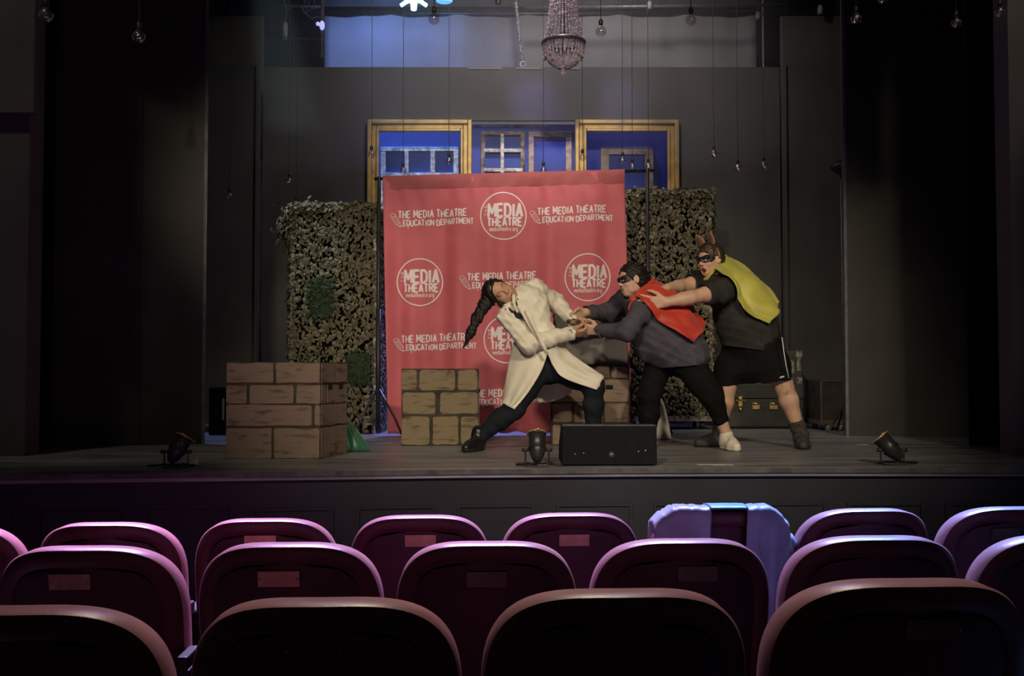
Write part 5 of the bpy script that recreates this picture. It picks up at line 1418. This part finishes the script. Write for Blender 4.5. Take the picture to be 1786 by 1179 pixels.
hp0, hp1 = J(1118, 628, B), J(1230, 608, B); hn = unit(np.cross(hp1 - hp0, YV)); hn = hn if hn[2] < 0 else -hn
Sw.plane(J(1168, 641, B), unit(hn + V(-.10, 0, 0)))
v, q = Sw.mesh(.006); sw = skin_object('sweatshirt', v, q, M_sweat, pers, O)
for s in 'NF':
    n_ = unit(j['w' + s] - j['e' + s]); m = MB(); m.torus(Vector(j['w' + s] - n_ * .012) - Vector(O), .043, .009, 20, 8, Vector((0, 0, 1)).rotation_difference(Vector(n_)).to_matrix()); m.build('cuff', M_sweat, sw, True)
Lg = Field()
Lg.ell(j['pel'] + V(0, 0, -.03), np.eye(3), V(.155, .145, .11), .05)
Lg.chain([j['hA'], j['kA'], j['kA'] * .55 + j['aA'] * .45, j['aA'] * .72 + j['kA'] * .28], [.108, .079, .073, .060], .04)
Lg.chain([j['hB'], j['hB'] * .4 + j['kB'] * .6, j['kB'], j['kB'] * .42 + j['aB'] * .58], [.112, .098, .082, .058], .04)
Lg.wrinkle(folds(21, .0025, 80, [V(.7, .1, .7), V(.2, .4, .9)]))
for a, k_ in (('aA', 'kA'), ('aB', 'kB')):
    n_ = unit(j[a] - j[k_]); c = j[k_] * .38 + j[a] * .62 if a == 'aB' else j[k_] * .28 + j[a] * .72
    Lg.ops.append(('s', .004, 'c', (c, c + n_ * .12, .075, .09, None), c - .25, c + .25)) if False else None
v, q = Lg.mesh(.006); skin_object('leggings', v, q, M_blackcl, pers, O)
# cape laid over the back, knotted at the throat
SwH = Field(); SwH.ops = [o for o in Sw.ops if o[0] == 'u']
near = [J(1110, 517, B - .16), J(1128, 541, B - .20), J(1160, 570, B - .20), J(1203, 600, B - .17)]
far = [J(1138, 486, B + .02), J(1172, 508, B + .05), J(1200, 533, B + .06), J(1224, 570, B - .02)]
rip = lambda t, s: .028 * t ** .6 * abs(math.sin(6.5 * s + 2.2 * t)) + .014 * t * abs(math.sin(11 * s - 6 * t)) + .005 * math.sin(17 * t + 5 * s) * t
P = cape(SwH, near, far, (34, 30), .014, rip)
cp = cloth('cape', P, M_redc, pers, O, .005)
kn = [J(1139, 487, B + .02), J(1127, 498, B - .08), J(1112, 514, B - .15), J(1104, 521, B - .10), J(1100, 520, B + .02)]
m = MB(); m.tube([Vector(poly_at([Vector(p) for p in kn], t / 20)) - Vector(O) for t in range(21)], [.016 + .006 * math.sin(t * .9) for t in range(21)], 10); m.build('neck_band', M_redc, cp, True)
m = MB(); c = Vector(J(1105, 523, B - .15)) - Vector(O); m.ball(c, .024, 10, (1.1, .9, .9)); m.build('knot', M_redc, cp, True)
m = MB(); m.tube([c, c + Vector((-.02, -.01, -.04)), c + Vector((-.035, -.01, -.075))], [.012, .016, .010], 8); m.tube([c, c + Vector((.015, -.02, -.045)), c + Vector((.02, -.02, -.07))], [.012, .015, .008], 8); m.build('tie_end', M_redc, cp, True)
for a, t in (('aA', 'tA'), ('aB', 'tB')):
    Sh = Field(); shoe(Sh, j[a], j[t], .045, .055, .0); v, q = Sh.mesh(.005); so = skin_object('sneaker', v, q, M_white, pers, O); sole(Sh, so, O, M_solew)
    d = unit((j[t] - j[a]) * V(1, 1, 0)); sd = V(-d[1], d[0], 0); m = MB()
    for k in range(4):
        c = V(j[a][0], j[a][1], 0) + d * (.10 - .020 * k) + V(0, 0, .080 + .008 * k)
        for z_ in (-1, 1):
            cs = surf_grid(Sh, [c - sd * .022, c + d * .010 * z_ + V(0, 0, .008), c + sd * .022 + d * .02 * z_], .003); m.tube([Vector(x) - Vector(O) for x in cs], .003, 5)
    m.build('lace', M_white, so, True)

# ------------------------------------------------------------------ man with the yellow cape
B = 7.38
pers = thing('person', 'masked person with animal ears, charcoal tee and yellow cape pushing from behind', 'person', at(1320, 780, B).to_tuple()[:2] + (0,), group='performers on stage'); O = pers.location
j = {k: J(x, y, B + d) for k, (x, y, d) in dict(pel=(1312, 604, 0), hA=(1290, 610, .09), hB=(1334, 608, -.08), kA=(1268, 670, .03), aA=(1255, 758, .10), tA=(1228, 772, .07),
     kB=(1364, 664, -.10), aB=(1397, 760, -.02), tB=(1402, 778, -.20), waist=(1302, 566, 0), chest=(1283, 520, 0), nk=(1254, 490, -.02), sN=(1259, 508, -.20), eN=(1204, 519, -.36), wN=(1162, 527, -.40),
     sF=(1224, 492, .15), eF=(1190, 499, .05), wF=(1163, 502, -.14), hd=(1238, 455, -.05)).items()}
Bo = Field(); hf, hu = V(-.78, -.60, -.12), V(-.14, -.05, .98)
L, ax = head(Bo, j['hd'], hf, hu, .97, .8)
Bo.cone(L(-.03, 0, -.05), j['nk'], .060, .068, .03)
Bo.chain([j['nk'], j['chest'], j['waist'], j['pel']], [.08, .15, .175, .16], .04, (YV, 1.15))
Bo.cone(j['sN'], j['sF'], .062, .062, .04)
for s in 'NF': Bo.chain([j['s' + s], j['e' + s] * .5 + j['s' + s] * .5, j['e' + s], j['e' + s] * .7 + j['w' + s] * .3, j['w' + s]], [.062, .056, .047, .047, .031], .02)
for s in 'AB': Bo.chain([j['h' + s], j['k' + s], j['k' + s] * .88 + j['a' + s] * .12, j['k' + s] * .65 + j['a' + s] * .35, j['a' + s] * .85 + j['k' + s] * .15, j['a' + s]], [.072, .066, .062, .066, .042, .040], .03)
for s in 'AB': Bo.cone(j['a' + s], V(j['a' + s][0], j['a' + s][1], .05), .036, .036, .02)
hand(Bo, j['wN'], V(-.98, .03, -.05), V(0, 1, .1), V(-.1, 0, 1), (.12, .15, .12), 1.10, 1.0, .0)
hand(Bo, j['wF'], V(-.97, -.1, -.02), V(-.1, .35, -.95), V(0, -1, .1), (.15, .2, .2), 1.06, .7, .1)
v, q = Bo.mesh(.0042); lipc = L(.084, 0, -.066); mo = L(.072, 0, -.070)
def am(c):
    a = ((((c - lipc) @ np.array(ax).T / V(.022, .026, .024)) ** 2).sum(1) < 1).astype(int)
    b = ((((c - mo) @ np.array(ax).T / V(.016, .020, .013)) ** 2).sum(1) < 1)
    return np.where(b, 2, a)
skin_object('body', v, q, [M_skin, M_lip, M_mouth], pers, O, am)
eyes(pers, L, .97, O, M_eye)
mask(Bo, L, pers, O, .97, M_mask)
m = MB(); m.tube([L(.070, e, -.060) - np.array(O) for e in (-.013, -.005, .005, .013)], .0045, 6); m.build('teeth', M_eye, pers, True)
Hh = Field()
Hh.ell(L(-.022, 0, .042), ax, V(.106, .087, .100), .02)
Hh.ell(L(-.055, 0, -.010), ax, V(.062, .076, .062), .03)
Hh.ell(L(.098, 0, -.038), ax, V(.098, .085, .100), .015, 's')
for e in (-1, 1): Hh.ell(L(.004, e * .09, -.010), ax, V(.034, .024, .040), .01, 's')
Hh.wrinkle(lambda P: .004 * np.sin(P[:, 0] * 150 + 2 * np.sin(P[:, 2] * 90)) * np.sin(P[:, 2] * 130 + P[:, 1] * 110))
v, q = Hh.mesh(.005); skin_object('hair', v, q, M_hair2, pers, O)
# headband with two ears
hb = bpy.data.objects.new('ear_headband', None); C.objects.link(hb); hb.parent = pers
M_fur = mat('tan_fur', (0.26, 0.17, 0.11), 0.9, 0.2, 60, 0.4)
m = MB(); m.tube([L(.012 - .02 * abs(math.cos(a)), .094 * 1.0 * math.cos(a), .030 + .118 * max(0, math.sin(a)) - .02) - np.array(O) for a in [math.pi * k / 24 for k in range(25)]], .0085, 8); m.build('band', M_fur, hb, True)
for e in (-1, 1):
    b0 = L(.014, e * .046, .128); tip = L(.040 if e < 0 else .030, e * .078, .215); ub = unit(tip - b0); fb = unit(np.asarray(ax[0]) - ub * (ax[0] @ ub)); sb = np.cross(fb, ub)
    def ear(name, sc_, off, mt):
        m = MB(); P = []
        for i in range(9):
            t = i / 8; w_ = .036 * sc_ * (1 - t) ** .55 * (1 + .35 * math.sin(math.pi * t)); row = []
            for k in range(12):
                a = 2 * math.pi * k / 12; row.append(b0 + ub * (t * np.linalg.norm(tip - b0) * sc_ + .006 * off) + sb * w_ * math.cos(a) + fb * (.010 * sc_ * (1 - .6 * t) * math.sin(a) + .006 * off) - np.array(O))
            P.append(row)
        m.grid(P, True); m.add(P[-1], [tuple(range(12))]); return m.build(name, mt, hb, True)
    ear('ear', 1.0, 0, M_fur); ear('inner_ear', .68, 1.0, mat('brown_inner_ear', (0.13, 0.06, 0.045), .9, .2, 50))
Te = Field()
Te.chain([j['nk'] + V(.02, 0, -.02), j['chest'], j['waist'], j['pel'] + V(0, 0, .02)], [.095, .180, .215, .205], .05, (YV, 1.0))
Te.cone(j['sN'], j['sF'], .085, .085, .05)
for s in 'NF': Te.chain([j['s' + s], j['s' + s] * .52 + j['e' + s] * .48], [.088, .080], .04)
Te.wrinkle(folds(31, .0045, 45, [V(.7, .1, .7), V(-.6, .3, .8), V(.9, .4, .1)]))
Te.wrinkle(folds(33, .002, 120, [V(.4, .2, .9)]))
for s in 'NF':
    c = j['s' + s] * .45 + j['e' + s] * .55; n_ = unit(j['e' + s] - j['s' + s]); sl_ = j['s' + s] * .52 + j['e' + s] * .48
    Te.ops.append(('s', .006, 'c', (sl_ + n_ * .095, sl_ + n_ * .18, .10, .10, None), sl_ - .3, sl_ + .3))
    Te.ops.append(('s', .004, 'c', (sl_ - n_ * .02, sl_ + n_ * .12, .066, .070, None), sl_ - .25, sl_ + .25))
Te.plane(J(1305, 611, B), unit(V(-.16, 0, -1)))
v, q = Te.mesh(.006); skin_object('tee_shirt', v, q, M_tee, pers, O)
St = Field()
St.ell(j['pel'] + V(0, 0, -.01), np.eye(3), V(.195, .17, .13), .05)
St.chain([j['hA'], J(1275, 645, B + .06), J(1267, 672, B + .04)], [.135, .115, .098], .05)
St.chain([j['hB'] + V(0, .015, -.01), J(1343, 642, B - .07), J(1350, 672, B - .09)], [.135, .14, .135], .05)
St.cone(J(1298, 640, B), J(1320, 640, B), .12, .12, .05)
St.wrinkle(folds(41, .0045, 50, [V(.8, .2, .3), V(.5, .6, -.2)]))
St.plane(J(1312, 668, B), unit(V(.10, 0, -1)))
v, q = St.mesh(.006); st_ = skin_object('shorts', v, q, M_blackcl, pers, O)
P = surf_grid(St, [[J(x + dx, y, B - .3) for dx in (-.9, .9)] for x, y in ((1364, 588), (1367, 612), (1371, 637), (1376, 660))], .004)
cloth('side_piping', P, mat('white_piping', (.5, .5, .5), .6), st_, O, .003)
P = surf_grid(St, [[J(1360 + dx, 657 - dx * .25 + dy, B - .4) for dx in (0, 4, 8)] for dy in (0, 3)], .004); cloth('hem_logo', P, MATS['white_piping'], st_, O, .002)
TeH = Field(); TeH.ops = [o for o in Te.ops if o[0] == 'u' ]
near = [J(1246, 468, B - .17), J(1263, 484, B - .24), J(1282, 518, B - .26), J(1305, 547, B - .26), J(1334, 565, B - .20)]
far = [J(1266, 446, B + .04), J(1294, 462, B + .06), J(1318, 485, B + .06), J(1338, 508, B + .04), J(1353, 531, B - .02)]
rip = lambda t, s: .026 * t ** .6 * abs(math.sin(5.5 * s + 1.6 * t + 1)) + .013 * t * abs(math.sin(9 * s - 5 * t)) + .005 * math.sin(13 * t + 5 * s) * t
P = cape(TeH, near, far, (38, 30), .014, rip)
cp = cloth('cape', P, M_yelc, pers, O, .005)
kn = [J(1266, 447, B + .04), J(1252, 462, B - .08), J(1243, 474, B - .12), J(1232, 487, B - .08), J(1228, 485, B + .04)]
m = MB(); m.tube([Vector(poly_at([Vector(p) for p in kn], t / 20)) - Vector(O) for t in range(21)], [.013 + .004 * math.sin(t * .9) for t in range(21)], 10); m.build('neck_band', M_yelc, cp, True)
for a, t, k_ in (('aA', 'tA', 'kA'), ('aB', 'tB', 'kB')):
    Sk = Field(); n_ = unit(j[k_] - j[a]); Sk.cone(V(j[a][0], j[a][1], .05), j[a], .053, .055, .02); Sk.cone(j[a], j[a] + n_ * .115, .055, .060, .02); Sk.plane(j[a] + n_ * .125, n_)
    Sk.wrinkle(folds(51, .002, 120, [V(.1, 0, 1)])); v, q = Sk.mesh(.005); skin_object('sock', v, q, M_sock, pers, O)
    Sh = Field(); shoe(Sh, j[a], j[t], .048, .055, .0); v, q = Sh.mesh(.005); so = skin_object('trainer', v, q, M_greysh, pers, O); sole(Sh, so, O, M_soleb)
    d = unit((j[t] - j[a]) * V(1, 1, 0)); sd = V(-d[1], d[0], 0); m = MB()
    for k in range(4):
        c = V(j[a][0], j[a][1], 0) + d * (.10 - .020 * k) + V(0, 0, .080 + .008 * k); cs = surf_grid(Sh, [c - sd * .022, c + V(0, 0, .008), c + sd * .022], .003); m.tube([Vector(x) - Vector(O) for x in cs], .003, 5)
    m.build('lace', M_sock, so, True)
# ================================================================== thin stage haze over the upstage half
hz = MB().box((0, 9.75, 4.55), (5.4, 2.3, 3.7)).build('stage_haze', None, origin=(0, 9.75, 2.7))
hm = bpy.data.materials.new('thin_haze'); hm.use_nodes = True
N, Lk = hm.node_tree.nodes, hm.node_tree.links
N.remove(N['Principled BSDF'])
vs = N.new('ShaderNodeVolumeScatter'); vs.inputs['Density'].default_value = 0.08; vs.inputs['Anisotropy'].default_value = 0.25
Lk.new(vs.outputs[0], N['Material Output'].inputs['Volume'])
hz.data.materials.clear(); hz.data.materials.append(hm)
tag(hz, 'thin violet stage haze drifting under the rigging above the wall', 'haze', kind='stuff')
